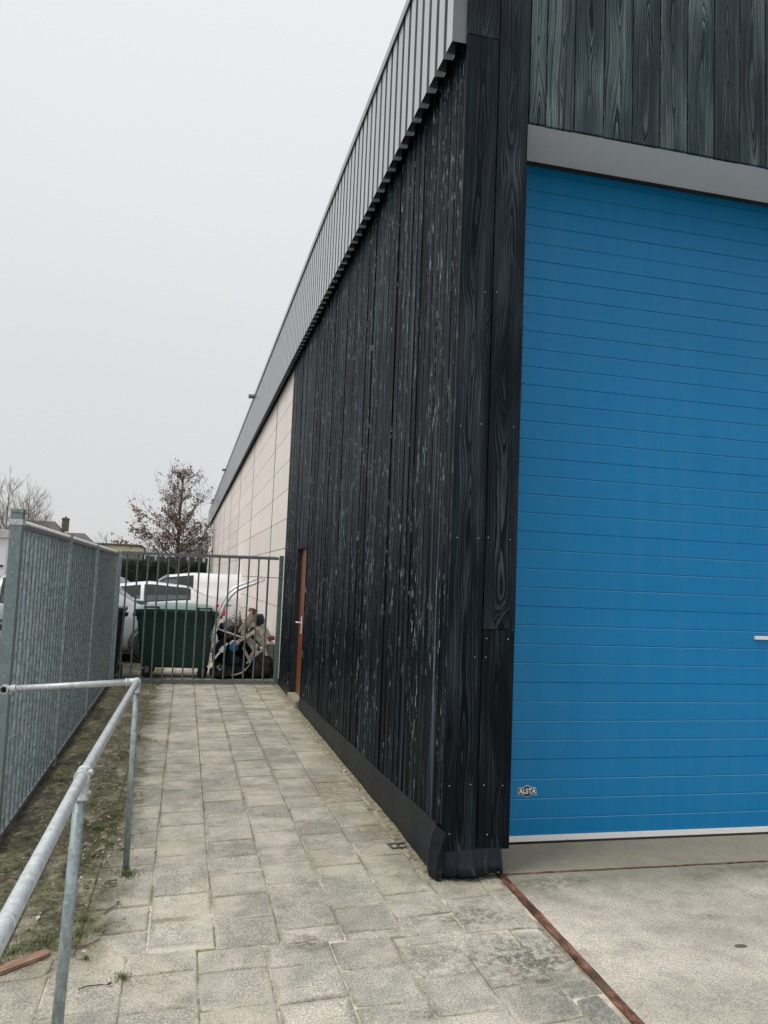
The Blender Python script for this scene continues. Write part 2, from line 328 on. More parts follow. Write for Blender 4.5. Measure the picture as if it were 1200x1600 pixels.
def concrete_mat():
    g = NT('concrete_apron', 0.85, 0, 0.25); p = g.pos(); x, y, z = xyz(g, p)
    c, big, med, fine = stone_base(g, p, (0.46, 0.42, 0.345), (0.62, 0.565, 0.475))
    gr = g.m_('MULTIPLY', g.rng(g.m_('ADD', y, g.m_('MULTIPLY', g.m_('SUBTRACT', g.noise(p, 4, 6, 0.7), 0.5), 0.9)), 3.85, 4.25), 0.75)
    c = g.mix(gr, c, (0.20, 0.20, 0.145))
    c = g.mix(g.m_('MULTIPLY', spot(g, p, 2.55, 3.25, 0.07, 0.03, 0.2), 0.0), c, (0.1, 0.1, 0.1))
    c = g.mix(g.m_('MULTIPLY', g.rng(g.noise(p, 1.6, 5, 0.6), 0.50, 0.68), 0.40), c, (0.25, 0.24, 0.19))
    ol = g.rng(g.noise(p, 7, 7, 0.75), 0.40, 0.62)
    c = g.mix(g.m_('MULTIPLY', g.m_('MULTIPLY', ol, g.rng(y, 4.29, 4.31)), 0.8), c, (0.33, 0.28, 0.19))
    c = g.mix(g.m_('MULTIPLY', g.rng(g.noise(p, 55, 6, 0.8), 0.52, 0.62), 0.42), c, (0.16, 0.15, 0.115))
    cq = g.n('TexVoronoi', {'Vector': g.n('VectorMath', {0: p, 1: g.n('VectorMath', {0: g.n('TexNoise', {'Vector': p, 'Scale': 4.0, 'Detail': 6.0}).outputs['Color'], 'Scale': 0.25}, operation='SCALE').outputs[0]}, operation='ADD').outputs[0], 'Scale': 0.75}, feature='DISTANCE_TO_EDGE').outputs['Distance']
    c = g.mix(g.m_('MULTIPLY', g.rng(cq, 0.0008, 0.0022, 1, 0), 0.16), c, (0.15, 0.14, 0.11))
    sc2 = g.rng(g.noise(g.map(p, (0.8, 9, 1), rot=(0, 0, 0.5)), 4, 6, 0.75), 0.60, 0.68)
    c = g.mix(g.m_('MULTIPLY', g.m_('MULTIPLY', sc2, g.rng(g.noise(p, 1.1, 4), 0.45, 0.6)), 0.35), c, (0.75, 0.71, 0.63))
    for (cx, cy, rx, ry, k) in ((2.0, 4.16, .45, .12, .75), (3.3, 4.22, .5, .07, .7), (2.95, 4.12, .25, .10, .5), (2.62, 3.62, .12, .04, .5), (3.05, 3.1, .16, .10, .45), (2.25, 2.9, .3, .16, .3), (1.93, 4.0, .12, .22, .5)):
        c = g.mix(g.m_('MULTIPLY', g.m_('MULTIPLY', spot(g, p, cx, cy, rx, ry, 0.9), g.rng(g.noise(p, 24, 7, 0.8), 0.40, 0.56)), k), c, (0.115, 0.115, 0.08))
    wear = g.rng(g.noise(g.map(p, (1, 3, 1), rot=(0, 0, 0.3)), 5, 6, 0.7), 0.62, 0.72)
    c = g.mix(g.m_('MULTIPLY', wear, 0.35), c, (0.16, 0.15, 0.12))
    g.col(c)
    g.bump(g.m_('ADD', g.m_('MULTIPLY', med, 0.5), g.m_('MULTIPLY', fine, 0.4)), 0.6, 0.006)
    return g.m
M['concrete'] = concrete_mat()
g = NT('rusted_edging', 0.8, 0.1, 0.3); p = g.pos()
v = g.noise(g.map(p, (1, 0.45, 1)), 16, 6, 0.75); u = g.noise(g.map(p, (1, 0.5, 1)), 5, 4, 0.6)
c = g.ramp(v, (0.34, (0.020, 0.014, 0.011)), (0.46, (0.10, 0.048, 0.030)), (0.56, (0.22, 0.10, 0.065)), (0.70, (0.27, 0.22, 0.17)))
c = g.mix(g.rng(u, 0.52, 0.62), c, (0.11, 0.085, 0.055)); g.col(c); g.bump(v, 0.6, 0.006); M['rust'] = g.m
g = NT('yard_ground', 0.9, 0, 0.2); p = g.pos()
c, *_ = stone_base(g, p, (0.13, 0.13, 0.12), (0.2, 0.195, 0.175)); g.col(c); M['yard'] = g.m

# ------------------------------------------------------------------ mesh helpers
class MB:
    def __init__(s):
        s.bm = bmesh.new(); s.bc = s.tone = s.rnd = None
    def layers(s):
        s.bc = s.bm.verts.layers.float_vector.new('bc'); s.tone = s.bm.verts.layers.float.new('tone'); s.rnd = s.bm.verts.layers.float.new('rnd')
        return s
    def mesh(s, vs, fs, mi=0, smooth=False, mat=None):
        v = [s.bm.verts.new(mat @ Vector(q) if mat else q) for q in vs]
        for f in fs:
            try:
                fc = s.bm.faces.new([v[i] for i in f]); fc.material_index = mi; fc.smooth = smooth
            except ValueError: pass
        return v
    def box(s, a, b, mi=0, mat=None, bev=0.0):
        x0, y0, z0 = a; x1, y1, z1 = b
        if bev <= 0:
            return s.mesh([(x0,y0,z0),(x1,y0,z0),(x1,y1,z0),(x0,y1,z0),(x0,y0,z1),(x1,y0,z1),(x1,y1,z1),(x0,y1,z1)],
                   [(0,3,2,1),(4,5,6,7),(0,1,5,4),(1,2,6,5),(2,3,7,6),(3,0,4,7)], mi, False, mat)
        t = bmesh.new(); bmesh.ops.create_cube(t, size=1)
        for q in t.verts: q.co = Vector(((x0+x1)/2+q.co.x*(x1-x0), (y0+y1)/2+q.co.y*(y1-y0), (z0+z1)/2+q.co.z*(z1-z0)))
        bmesh.ops.bevel(t, geom=t.edges[:], offset=bev, segments=2, affect='EDGES', profile=0.7)
        t.verts.index_update()
        r = s.mesh([q.co.copy() for q in t.verts], [[q.index for q in f.verts] for f in t.faces], mi, False, mat); t.free(); return r
    def tube(s, pts, rad, n=12, mi=0, caps=True, smooth=True):
        pts = [Vector(q) for q in pts]; rs = rad if isinstance(rad, (list, tuple)) else [rad]*len(pts)
        rings = []; u = None
        for i, q in enumerate(pts):
            d = (pts[min(i+1, len(pts)-1)]-pts[max(i-1, 0)]).normalized()
            if u is None: u = d.orthogonal().normalized()
            else: u = (u-d*u.dot(d)).normalized()
            v = d.cross(u)
            rings.append([s.bm.verts.new(q+(u*math.cos(2*math.pi*k/n)+v*math.sin(2*math.pi*k/n))*rs[i]) for k in range(n)])
        for a, b in zip(rings, rings[1:]):
            for k in range(n):
                f = s.bm.faces.new((a[k], a[(k+1) % n], b[(k+1) % n], b[k])); f.smooth = smooth; f.material_index = mi
        if caps:
            f = s.bm.faces.new(rings[0][::-1]); f.material_index = mi
            f = s.bm.faces.new(rings[-1]); f.material_index = mi
    def prism(s, poly, axis, a, b, mi=0, mat=None):
        """poly of 2D points extruded along axis from a to b"""
        n = len(poly)
        def P(q, t):
            return {'x': (t, q[0], q[1]), 'y': (q[0], t, q[1]), 'z': (q[0], q[1], t)}[axis]
        vs = [P(q, a) for q in poly]+[P(q, b) for q in poly]
        fs = [tuple(range(n))[::-1], tuple(range(n, 2*n))]+[(i, (i+1) % n, n+(i+1) % n, n+i) for i in range(n)]
        return s.mesh(vs, fs, mi, False, mat)
    def lathe(s, prof, n=24, mi=0, mat=None, smooth=True):
        vs = []; fs = []
        for (r, z) in prof:
            for k in range(n): vs.append((r*math.cos(2*math.pi*k/n), r*math.sin(2*math.pi*k/n), z))
        for i in range(len(prof)-1):
            for k in range(n): fs.append((i*n+k, i*n+(k+1) % n, (i+1)*n+(k+1) % n, (i+1)*n+k))
        s.mesh(vs, fs, mi, smooth, mat)
    def build(s, name, mats, parent=None, fix=True):
        if fix: bmesh.ops.recalc_face_normals(s.bm, faces=s.bm.faces[:])
        me = bpy.data.meshes.new(name); s.bm.to_mesh(me); s.bm.free()
        for m in (mats if isinstance(mats, (list, tuple)) else [mats]): me.materials.append(m)
        o = bpy.data.objects.new(name, me); C.objects.link(o)
        if parent:
            o.parent = parent
            wl = parent.location.copy(); pr = parent.parent
            # meshes under an empty are written in the empty's own frame
        return o
def thing(name, label, cat, loc=(0, 0, 0), rz=0.0, group=None):
    o = bpy.data.objects.new(name, None); C.objects.link(o); o.location = loc; o.rotation_euler = (0, 0, rz)
    o.empty_display_size = 0.2
    o['label'] = label; o['category'] = cat
    if group: o['group'] = group
    return o
def tag(o, label, cat, group=None, kind=None):
    o['label'] = label; o['category'] = cat
    if group: o['group'] = group
    if kind: o['kind'] = kind
    return o
def struct(o, label=None):
    o['kind'] = 'structure'
    if label: o['label'] = label
    return o
T = Matrix.Translation
def Rot(a, ax): return Matrix.Rotation(a, 4, ax)

# ------------------------------------------------------------------ ground
b = MB(); b.mesh([(-300, -100, -0.03), (300, -100, -0.03), (300, 500, -0.03), (-300, 500, -0.03)], [(0, 1, 2, 3)])
struct(b.build('ground', M['yard']), 'grey yard ground behind the gate'); 
b = MB(); b.mesh([(-1.6, -2, -0.0055), (1.80, -2, -0.0055), (1.80, 18, -0.0055), (-1.6, 18, -0.0055)], [(0, 1, 2, 3)])
struct(b.build('joint_sand', M['sand']), 'pale sand showing in the joints between the paving slabs')
def edge_x(y): return 1.712+(y-2.79)*(0.068/1.51)      # left side of the rusty edging
rs = random.Random(11)
b = MB().layers()
def slab(x0, x1, y0, y1, shear, xr):
    gp = 0.0030
    x0 += gp+rs.uniform(0, .002); x1 -= gp; y0 += gp+rs.uniform(-.001, .002); y1 -= gp
    if x1-x0 < 0.03 or y1-y0 < 0.03: return
    z = rs.uniform(-0.0022, 0.0015); tx = rs.uniform(-.006, .006); ty = rs.uniform(-.006, .006); r = rs.random()
    cx, cy = (x0+x1)/2, (y0+y1)/2
    def Q(x, y, dz): return Vector((x, y+shear*(x-xr), z+dz+tx*(x-cx)+ty*(y-cy)))
    bv = 0.0045; n = 12
    outer = []; inner = []
    def ringpts(x0, x1, y0, y1):
        p = []
        for (ax, ay), (bx, by) in (((x0, y0), (x1, y0)), ((x1, y0), (x1, y1)), ((x1, y1), (x0, y1)), ((x0, y1), (x0, y0))):
            for i in range(n): p.append((ax+(bx-ax)*i/n, ay+(by-ay)*i/n))
        return p
    A = ringpts(x0, x1, y0, y1); B = ringpts(x0+bv, x1-bv, y0+bv, y1-bv)
    if rs.random() < .5:
        ccx, ccy = rs.choice([(x0, y0), (x1, y0), (x1, y1), (x0, y1)]); sz = rs.uniform(.006, .020)
        def chip(P):
            d = math.hypot(P[0]-ccx, P[1]-ccy)
            if d > .055: return P
            f = sz*(1-d/.055); dx, dy = cx-ccx, cy-ccy; l = math.hypot(dx, dy)
            return (P[0]+dx/l*f, P[1]+dy/l*f)
        A = [chip(q) for q in A]; B = [chip(q) for q in B]
    k = len(A); vs = []
    for i in range(k):
        j = rs.gauss(0, 0.0007); vs.append(Q(A[i][0]+j, A[i][1]+j, -0.018))
    for i in range(k):
        j = rs.gauss(0, 0.0009); c = -0.003-abs(rs.gauss(0, .0012)); vs.append(Q(A[i][0]+j, A[i][1]+j, c))
    for i in range(k):
        j = rs.gauss(0, 0.0016); vs.append(Q(B[i][0]+j, B[i][1]+j, 0))
    fs = [(i, (i+1) % k, k+(i+1) % k, k+i) for i in range(k)]+[(k+i, k+(i+1) % k, 2*k+(i+1) % k, 2*k+i) for i in range(k)]+[tuple(range(2*k, 3*k))]
    for i, v in enumerate(b.mesh(vs, fs)):
        v[b.rnd] = r; q = A[i % k]; v[b.bc] = (q[0]-cx, q[1]-cy, r)
        if i >= 2*k: v[b.bc] = (B[i-2*k][0]-cx, B[i-2*k][1]-cy, r)
# near field (three slabs deep at the break) and the far field, their long joints do not line up
for k in range(-7, 6):
    x0 = 0.146+0.285*k; x1 = x0+0.285
    off = {0: 3.15, 1: 3.15, 2: 3.37, 3: 3.26, 4: 3.43, 5: 3.30, -1: 3.46, -2: 3.20}.get(k, 3.2+0.1*(k % 3))
    x1 = min(x1, 1.72) if k == 5 else x1
    yb = 3.63; y = off; y0 = off
    sh = 0.09
    ys = [off-0.287*i for i in range(18)][::-1]+[off+0.287]
    ys = [q for q in ys if q < yb-0.05]+[yb]
    for a, c in zip(ys, ys[1:]):
        if x1 > edge_x((a+c)/2)-0.005: xx = edge_x((a+c)/2)-0.02
        else: xx = x1
        slab(x0, xx, a, c, sh, (x0+x1)/2)
for k in range(-7, 6):
    x0 = 0.222+0.2855*k; x1 = x0+0.2855
    off = {0: 4.215, 1: 4.07, 2: 4.28, 3: 4.12, 4: 4.3, -1: 3.98, -2: 4.13}.get(k, 4.0+0.1*((k*2) % 3))
    ys = [3.64]+[q for q in (off+0.283*i for i in range(-2, 52)) if q > 3.70]
    for a, c in zip(ys, ys[1:]):
        if (a+c)/2 < 4.40: xx = min(x1, edge_x((a+c)/2)-0.02)
        else: xx = min(x1, 1.445)
        if x0 > 1.38 and a > 4.3: continue
        slab(x0, xx, a, c, 0.13 if a > 3.65 else 0.05, (x0+x1)/2)
struct(b.build('pavement', M['pave']), 'worn grey paving slabs of the sloping path')
# concrete apron and door threshold
b = MB(); wdt = 0.047
b.mesh([(edge_x(-2)+wdt, -2, 0.001), (8, -2, 0.001), (8, 4.285, 0.001), (edge_x(4.285)+wdt, 4.285, 0.001),
        (edge_x(-2)+wdt, -2, -0.05), (8, -2, -0.05), (8, 4.285, -0.05), (edge_x(4.285)+wdt, 4.285, -0.05)],
       [(0, 1, 2, 3), (0, 4, 5, 1), (1, 5, 6, 2), (2, 6, 7, 3), (3, 7, 4, 0)])
struct(b.build('concrete_apron', M['concrete']), 'weathered pale concrete apron in front of the blue door')
b = MB(); b.box((1.79, 4.305, -0.05), (8, 4.95, 0.003)); struct(b.build('door_threshold', M['concrete']), 'stained concrete threshold strip under the blue door')
b = MB(); n = 60
vs = []; fs = []
for i in range(n+1):
    y = -2+6.31*i/n; x = edge_x(y); h = 0.004+rs.uniform(-.0015, .002); w1 = rs.uniform(-.003, .003)
    vs += [(x+w1, y, -0.02), (x+w1+.002, y, h), (x+wdt-.004+rs.uniform(-.002, .002), y, h+rs.uniform(-.002, .001)), (x+wdt, y, -0.02)]
    if i: q = 4*i; fs += [(q-4, q-3, q+1, q), (q-3, q-2, q+2, q+1), (q-2, q-1, q+3, q+2)]
b.mesh(vs, fs); struct(b.build('steel_edging', M['rust']), 'rusted steel strip between the paving and the concrete apron')
b = MB(); vs = []; fs = []
for i in range(81):
    x = 1.775+6.2*i/80; w1 = rs.uniform(-.004, .004)
    vs += [(x, 4.280+w1, -0.02), (x, 4.284+w1, 0.006), (x, 4.303+rs.uniform(-.004, .004), 0.004), (x, 4.308, -0.02)]
    if i: q = 4*i; fs += [(q-4, q-3, q+1, q), (q-3, q-2, q+2, q+1), (q-2, q-1, q+3, q+2)]
b.mesh(vs, fs); struct(b.build('threshold_edging', M['rust']), 'thin rusted steel edge along the door threshold')
# debris in the joint along the wall foot
b = MB(); vs = []; fs = []
for i in range(241):
    y = 4.33+7.8*i/240
    x = 1.405+rs.gauss(0, .006)
    vs += [(x-0.03+rs.gauss(0, .010), y, -0.004), (x, y, 0.006+abs(rs.gauss(0, .005))), (1.46, y, 0.010)]
    if i: q = 3*i; fs += [(q-3, q-2, q+1, q), (q-2, q-1, q+2, q+1)]
b.mesh(vs, fs, 0, True)
struct(b.build('soil_edge', simple('soil_and_moss', (0.20, 0.18, 0.115), 0.95, 0, 0.6, 25, 0.6, 60)), 'crumbled soil and moss along the foot of the timber wall')

g = NT('soil_and_moss_mat', 0.95, 0, 0.15); p = g.pos()
v = g.noise(p, 22, 8, 0.82); m1 = g.rng(g.noise(p, 4, 6, 0.7), 0.44, 0.54); m2 = g.rng(g.noise(p, 9, 6, 0.75), 0.52, 0.60)
c = g.ramp(v, (0.34, (0.016, 0.014, 0.010)), (0.46, (0.085, 0.075, 0.050)), (0.55, (0.19, 0.175, 0.120)), (0.66, (0.42, 0.39, 0.30)))
c = g.mix(g.m_('MULTIPLY', m1, 0.5), c, (0.095, 0.110, 0.050)); c = g.mix(g.m_('MULTIPLY', m2, 0.6), c, (0.045, 0.036, 0.024))
g.col(c); g.bump(v, 1.0, 0.012)
b = MB(); vs = []; fs = []; nx, ny = 44, 560
for j in range(ny+1):
    y = 3.30+8.6*j/ny
    for i in range(nx+1):
        u = i/nx; x = -.925+.80*u
        env = min(1, u*5+.6)*max(0, min(1, (1-u)*2.6))*max(0, min(1, (y-3.3)*2.2))
        h = noise.noise(Vector((x*4.3, y*2.6, 3)))*.5+noise.noise(Vector((x*14, y*10, 7)))*.32+noise.noise(Vector((x*42, y*36, 1)))*.22
        bare = .20 if -.74 < x < -.55 else -.02
        z = -.012+.034*env*(max(0, h+.40-bare*.8))
        vs.append((x, y, min(z, .016)))
for j in range(ny):
    for i in range(nx): q = j*(nx+1)+i; fs.append((q, q+1, q+nx+2, q+nx+1))
b.mesh(vs, fs, 0, True); struct(b.build('soil_strip', g.m), 'ragged soil and moss lying over the slabs between handrail and fence')

# ------------------------------------------------------------------ the warehouse
WH = thing('warehouse', 'long warehouse in black timber, ribbed grey sheet and pale panels with a blue roller door', 'warehouse')
b = MB()
b.box((1.56, 4.87, -0.02), (9, 57.0, 5.80))
b.box((1.475, 4.312, 0.15), (1.832, 4.87, 5.80))                 # inside of the corner column
b.box((1.832, 4.320, 4.405), (9, 4.87, 5.80))                  # inside of the fascia
b.box((1.474, 4.87, 0.02), (1.56, 9.88, 4.88)); b.box((1.474, 10.69, 0.02), (1.56, 12.10, 4.88)); b.box((1.474, 9.88, 1.985), (1.56, 10.69, 4.88))
b.box((1.50, 12.10, 0.0), (1.56, 57.0, 4.90))
b.box((6.3, 4.30, 0), (9, 4.87, 4.405))
b.build('wall_core', M['core'], WH)

def board(b, axis, c0, c1, z0, z1, plane, thick, tone, sgn=-1, tilt=0.0, off=0.0, r=None, seg=7):
    """one vertical board; axis 'y' = on the side wall (across runs along y, faces -x), 'x' = on the front (faces -y)"""
    r = rs.random() if r is None else r
    w = c1-c0; ch = 0.0035
    prof = [(0, thick), (0, ch), (ch, 0), (w*0.3, 0), (w*0.5, 0), (w*0.7, 0), (w-ch, 0), (w, ch), (w, thick)]
    ph = rs.uniform(0, 6); amp = 0.0003 if axis == 'y' else 0.001
    vs = []; fs = []; np_ = len(prof); data = []
    for i in range(seg+1):
        z = z0+(z1-z0)*i/seg; bow = amp*math.sin(ph+i*1.3)
        for (u, d) in prof:
            dd = d+off+tilt*(u/w-0.5)+bow if d < thick*0.9 else d+off
            vs.append((plane+dd, c0+u, z) if axis == 'y' else (c0+u, plane+dd, z))
            data.append((u-w/2, z, r))
    for i in range(seg):
        for k in range(np_-1): fs.append((i*np_+k, i*np_+k+1, (i+1)*np_+k+1, (i+1)*np_+k))
    fs.append(tuple(range(np_))); fs.append(tuple(range(seg*np_, (seg+1)*np_)))
    for v, dt in zip(b.mesh(vs, fs), data): v[b.bc] = dt; v[b.tone] = tone

# side wall boards
b = MB().layers(); y = 4.300; i = 0
while y < 12.09:
    wv = rs.choice([0.120, 0.143, 0.143, 0.132]) if i else 0.14
    y1 = min(y+wv, 12.10)
    if 12.10-y1 < 0.06: y1 = 12.10
    segs = [(0.10, 4.99)]
    if y1 > 9.885 and y < 10.675:
        if y < 9.885 and y1 > 9.885: y1 = 9.885
        elif y < 10.675 and y1 > 10.675: y1 = 10.675
        if y >= 9.885 and y1 <= 10.676: segs = [(1.975, 4.99)]
    t = rs.choice([rs.uniform(0.7, 1.0), rs.uniform(0.9, 1.35)])
    off = rs.uniform(-0.003, 0.003)
    for (za, zb) in segs:
        board(b, 'y', y+0.003, y1-0.004, za+(0 if za > 1 else rs.uniform(0, .02)), zb, 1.449, 0.022, t, tilt=rs.uniform(-.004, .006), off=off)
    y = y1; i += 1
b.build('side_timber_cladding', M['wood_side'], WH)
# corner column, two boards wide, with the butt joints the photo shows
b = MB().layers()
board(b, 'x', 1.440, 1.642, 0.140, 4.862, 4.277, 0.027, 0.95, r=0.13, seg=12)
board(b, 'x', 1.440, 1.642, 4.866, 6.2, 4.277, 0.027, 1.1, r=0.71)
board(b, 'x', 1.648, 1.8405, 0.146, 1.350, 4.279, 0.027, 0.72, r=0.34)
board(b, 'x', 1.648, 1.8405, 1.354, 6.2, 4.277, 0.027, 1.0, r=0.52, seg=12)
b.build('corner_timber_cladding', M['wood_front'], WH)
for (x, z) in ((1.604, 1.863), (1.662, 1.870), (1.795, 1.866), (1.603, 1.195), (1.668, 1.196), (1.477, 0.494), (1.679, 0.494), (1.486, 0.238), (1.706, 0.227),
               (1.60, 3.30), (1.67, 3.31), (1.80, 2.52), (1.475, 2.5), (1.60, 0.50), (1.79, 0.49), (1.475, 1.86), (1.80, 1.30), (1.67, 1.30), (1.60, 2.52)):
    b = MB(); b.lathe([(0.0, 0.0022), (0.0022, 0.0015), (0.0030, 0.0)], 8, 0, T((x, 4.2765, z))@Rot(R(90), 'X')); b.build('screw', M['band'], WH)
for i in range(44):                                            # splinters along the sawn edge against the door
    z = rs.choice([3.75, 3.3, 2.95, 2.75, 2.3, 1.9])+rs.uniform(-.18, .18); L = rs.uniform(.010, .034); a = rs.uniform(.2, 1.0)
    b = MB(); b.tube([(1.838, 4.29, z), (1.842+L*math.cos(a)*0.6, 4.288, z+L*math.sin(a)*.7), (1.842+L*math.cos(a), 4.287, z+L*math.sin(a)*1.3)], [.0019, .0014, .0004], 4); b.build('splinter', M['core'], WH)
# fascia boards above the door
b = MB().layers()
xs = [1.8455, 1.955, 2.142, 2.340, 2.537, 2.731, 2.929, 3.123, 3.315, 3.512]+[3.512+.196*k for k in range(1, 16)]
for k, (a, c) in enumerate(zip(xs, xs[1:])):
    board(b, 'x', a+.0035, c-.0035, 4.384+rs.uniform(-.002, .002), 6.2, 4.2775, 0.024, rs.uniform(0.85, 1.18), off=rs.uniform(0, .002), tilt=rs.uniform(-.002, .002))
b.build('fascia_timber_cladding', M['wood_top'], WH)
b = MB(); b.box((1.846, 4.304, 4.392), (6.3, 4.700, 4.404), bev=.002); b.build('soffit', M['soffit'], WH)
# ribbed parapet sheet: real folded profile running back along the wall
XO, XI, ZB, ZT = 1.352, 1.412, 4.815, 5.865
prof = [(XI+0.03, 4.302), (XO, 4.304)]
y = 4.304; pitch = 0.1775
while y < 56.8:
    prof += [(XO, y+0.112), (XI, y+0.119), (XI, y+0.166), (XO, y+0.1735)]
    y += pitch
b = MB(); n = len(prof)
vs = [(x, y, ZB) for x, y in prof]+[(x, y, ZT) for x, y in prof]+[(x+.0015, y, ZB) for x, y in prof]
fs = [(i, i+1, n+i+1, n+i) for i in range(n-1)]
b.mesh(vs, fs)
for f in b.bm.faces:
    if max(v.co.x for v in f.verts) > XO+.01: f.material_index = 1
ob = b.build('parapet_sheet', [M['sheet'], M['groove_shade_grime']], WH, fix=False)
b = MB(); b.box((XI+.002, 4.306, ZB+.12), (1.449, 57, ZB+.16)); b.box((XI+.004, 4.33, ZB+.16), (1.60, 57, ZT-.01))
b.box((1.44, 4.3135, 5.0), (1.60, 4.40, 5.85))
b.build('parapet_core', M['core'], WH)
b = MB()
b.prism([(XO-.012, ZT-.06), (XO-.018, ZT-.06), (XO-.018, ZT+.012), (XI+.3, ZT+.035), (XI+.3, ZT+.025), (XO-.012, ZT+.004)], 'y', 4.31, 56.95)
b.build('parapet_cap', M['cap'], WH)
for y in (18.75, 32.6, 46.3):
    b = MB(); b.tube([(XO+.1, y, ZT-.06), (XO-.15, y, ZT-.075)], 0.052, 14, caps=False)
    b.tube([(XO+.1, y, ZT-.06), (XO-.149, y, ZT-.0749)], 0.046, 14, caps=True)
    b.build('spout', M['rail_dark'], WH)
# pale panels
b = MB().layers()
ys = [12.104]+[14.64+4.94*k for k in range(9)]+[57.0]
zs = [0.0]+[0.187+.464*k for k in range(10)]+[4.86]
for a, c in zip(ys, ys[1:]):
    if c-a < .1: continue
    for d, e in zip(zs, zs[1:]):
        r = rs.random()
        for v in b.box((1.480, a+.007, d+.006), (1.505, c-.007, e-.006)): v[b.rnd] = r
PWL = b.build('panel_wall', M['panel'], WH)
for a in ys[1:-1]:
    b = MB(); b.box((1.4760, a-.026, 0), (1.502, a+.026, 4.85)); b.build('joint_strip', M['joint'], WH)
# side door
b = MB(); b.box((1.505, 9.885, 0.10), (1.545, 10.675, 1.985)); sdoor = b.build('side_door', M['brown'], WH)
b = MB(); b.box((1.497, 10.375, 0.88), (1.505, 10.42, 1.10), bev=.002)
b.tube([(1.497, 10.397, 1.02), (1.455, 10.397, 1.02), (1.448, 10.41, 1.02), (1.448, 10.52, 1.02)], 0.009, 8); b.build('door_handle', M['white'], sdoor)
b = MB(); b.box((1.40, 9.89, 0.0), (1.56, 10.67, 0.095), bev=.006); b.build('door_step', M['concrete'], WH)
b = MB(); b.box((1.452, 10.674, 0.10), (1.545, 10.684, 1.978)); b.box((1.452, 9.876, 0.10), (1.545, 9.884, 1.978)); b.box((1.452, 9.884, 1.979), (1.545, 10.674, 1.986)); b.build('door_reveal', M['core'], WH)
# roller (sectional) door: real grooves
DX0, DX1, DY = 1.80, 6.35, 4.776
gro = []
k = 0
z = 0.518-0.12*3
zl = []
for i in range(-3, 35):
    zl.append((0.518+0.12*i, i % 4 == 0))
pr = [(DY, 0.052)]; lip = []
for z, thin in zl:
    if z > 4.60: break
    if thin: pr += [(DY, z-.0016), (DY+.010, z-.0012), (DY+.010, z+.0012), (DY, z+.0016)]
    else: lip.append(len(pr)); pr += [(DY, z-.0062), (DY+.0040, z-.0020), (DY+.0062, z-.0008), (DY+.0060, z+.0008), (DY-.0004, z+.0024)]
pr.append((DY, 4.70))
b = MB(); n = len(pr); NX = 16
for j in range(NX+1):
    x = DX0+(DX1-DX0)*j/NX
    for (yy, zz) in pr: b.bm.verts.new((x, yy+0.0012*math.sin(x*3.1+zz*1.7), zz))
b.bm.verts.ensure_lookup_table()
for j in range(NX):
    for i in range(n-1):
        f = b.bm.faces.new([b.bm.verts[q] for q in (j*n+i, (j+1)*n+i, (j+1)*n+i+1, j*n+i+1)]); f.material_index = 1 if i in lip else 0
g = NT('lip_highlight_blue', 0.5); g.col(g.mix(g.noise(g.pos(), 3, 4), (0.03, 0.25, 0.48), (0.14, 0.40, 0.62))); RD = b.build('roller_door', [M['blue'], g.m], WH, fix=False)  # lighter blue paints a highlight line along the groove lips
b = MB(); b.box((DX0+.045, DY-.010, 0.018), (DX1, DY+.03, 0.052), bev=.002); b.build('bottom_bar', M['white_bar'], RD)
b = MB(); b.tube([(DX0, DY+.005, 0.004), (DX1, DY+.005, 0.004)], 0.014, 12); b.box((DX0, DY-.006, 0.006), (DX1, DY+.03, 0.0165)); b.build('rubber_seal', M['rubber'], RD)
b = MB(); b.box((3.815, DY-.022, 1.303), (4.02, DY-.002, 1.327), bev=.004); b.build('handle', M['white'], RD)
# badge and lettering
def badge_poly(g_):
    cx, cz = 2.163, 0.323; pts = []
    h = 0.019+g_; wt = 0.054+g_; wb = 0.064+g_; r = 0.031+g_
    def arc(a0, a1):
        return [(cx+r*math.cos(a0+(a1-a0)*i/12), cz+r*math.sin(a0+(a1-a0)*i/12)) for i in range(13)]
    a = math.asin(h/r)
    pts = arc(a, math.pi-a)+[(cx-wt, cz+h), (cx-wb, cz-h)]+arc(math.pi+a, 2*math.pi-a)+[(cx+wb, cz-h), (cx+wt, cz+h)]
    return pts
b = MB(); b.prism(badge_poly(0.0035), 'y', DY-.0035, DY+.001, 0); b.build('badge_border', M['white'], RD)
b = MB(); b.prism(badge_poly(0), 'y', DY-.0055, DY-.001, 0); b.build('badge', M['badge'], RD)
fc = bpy.data.curves.new('lettering', 'FONT'); fc.body = 'ALSTA'; fc.size = 0.043; fc.align_x = 'CENTER'; fc.align_y = 'CENTER'; fc.extrude = 0.0006; fc.offset = 0.0017
fo = bpy.data.objects.new('tmp_text', fc); C.objects.link(fo)
bpy.context.view_layer.update()
me = bpy.data.meshes.new_from_object(fo.evaluated_get(bpy.context.evaluated_depsgraph_get()))
bpy.data.objects.remove(fo)
me.transform(T((2.163, DY-.0065, 0.323))@Rot(R(90), 'X')@Matrix.Diagonal((0.90, 1.0, 1, 1)))
me.materials.clear(); me.materials.append(M['white'])
o = bpy.data.objects.new('lettering', me); C.objects.link(o); o.parent = RD

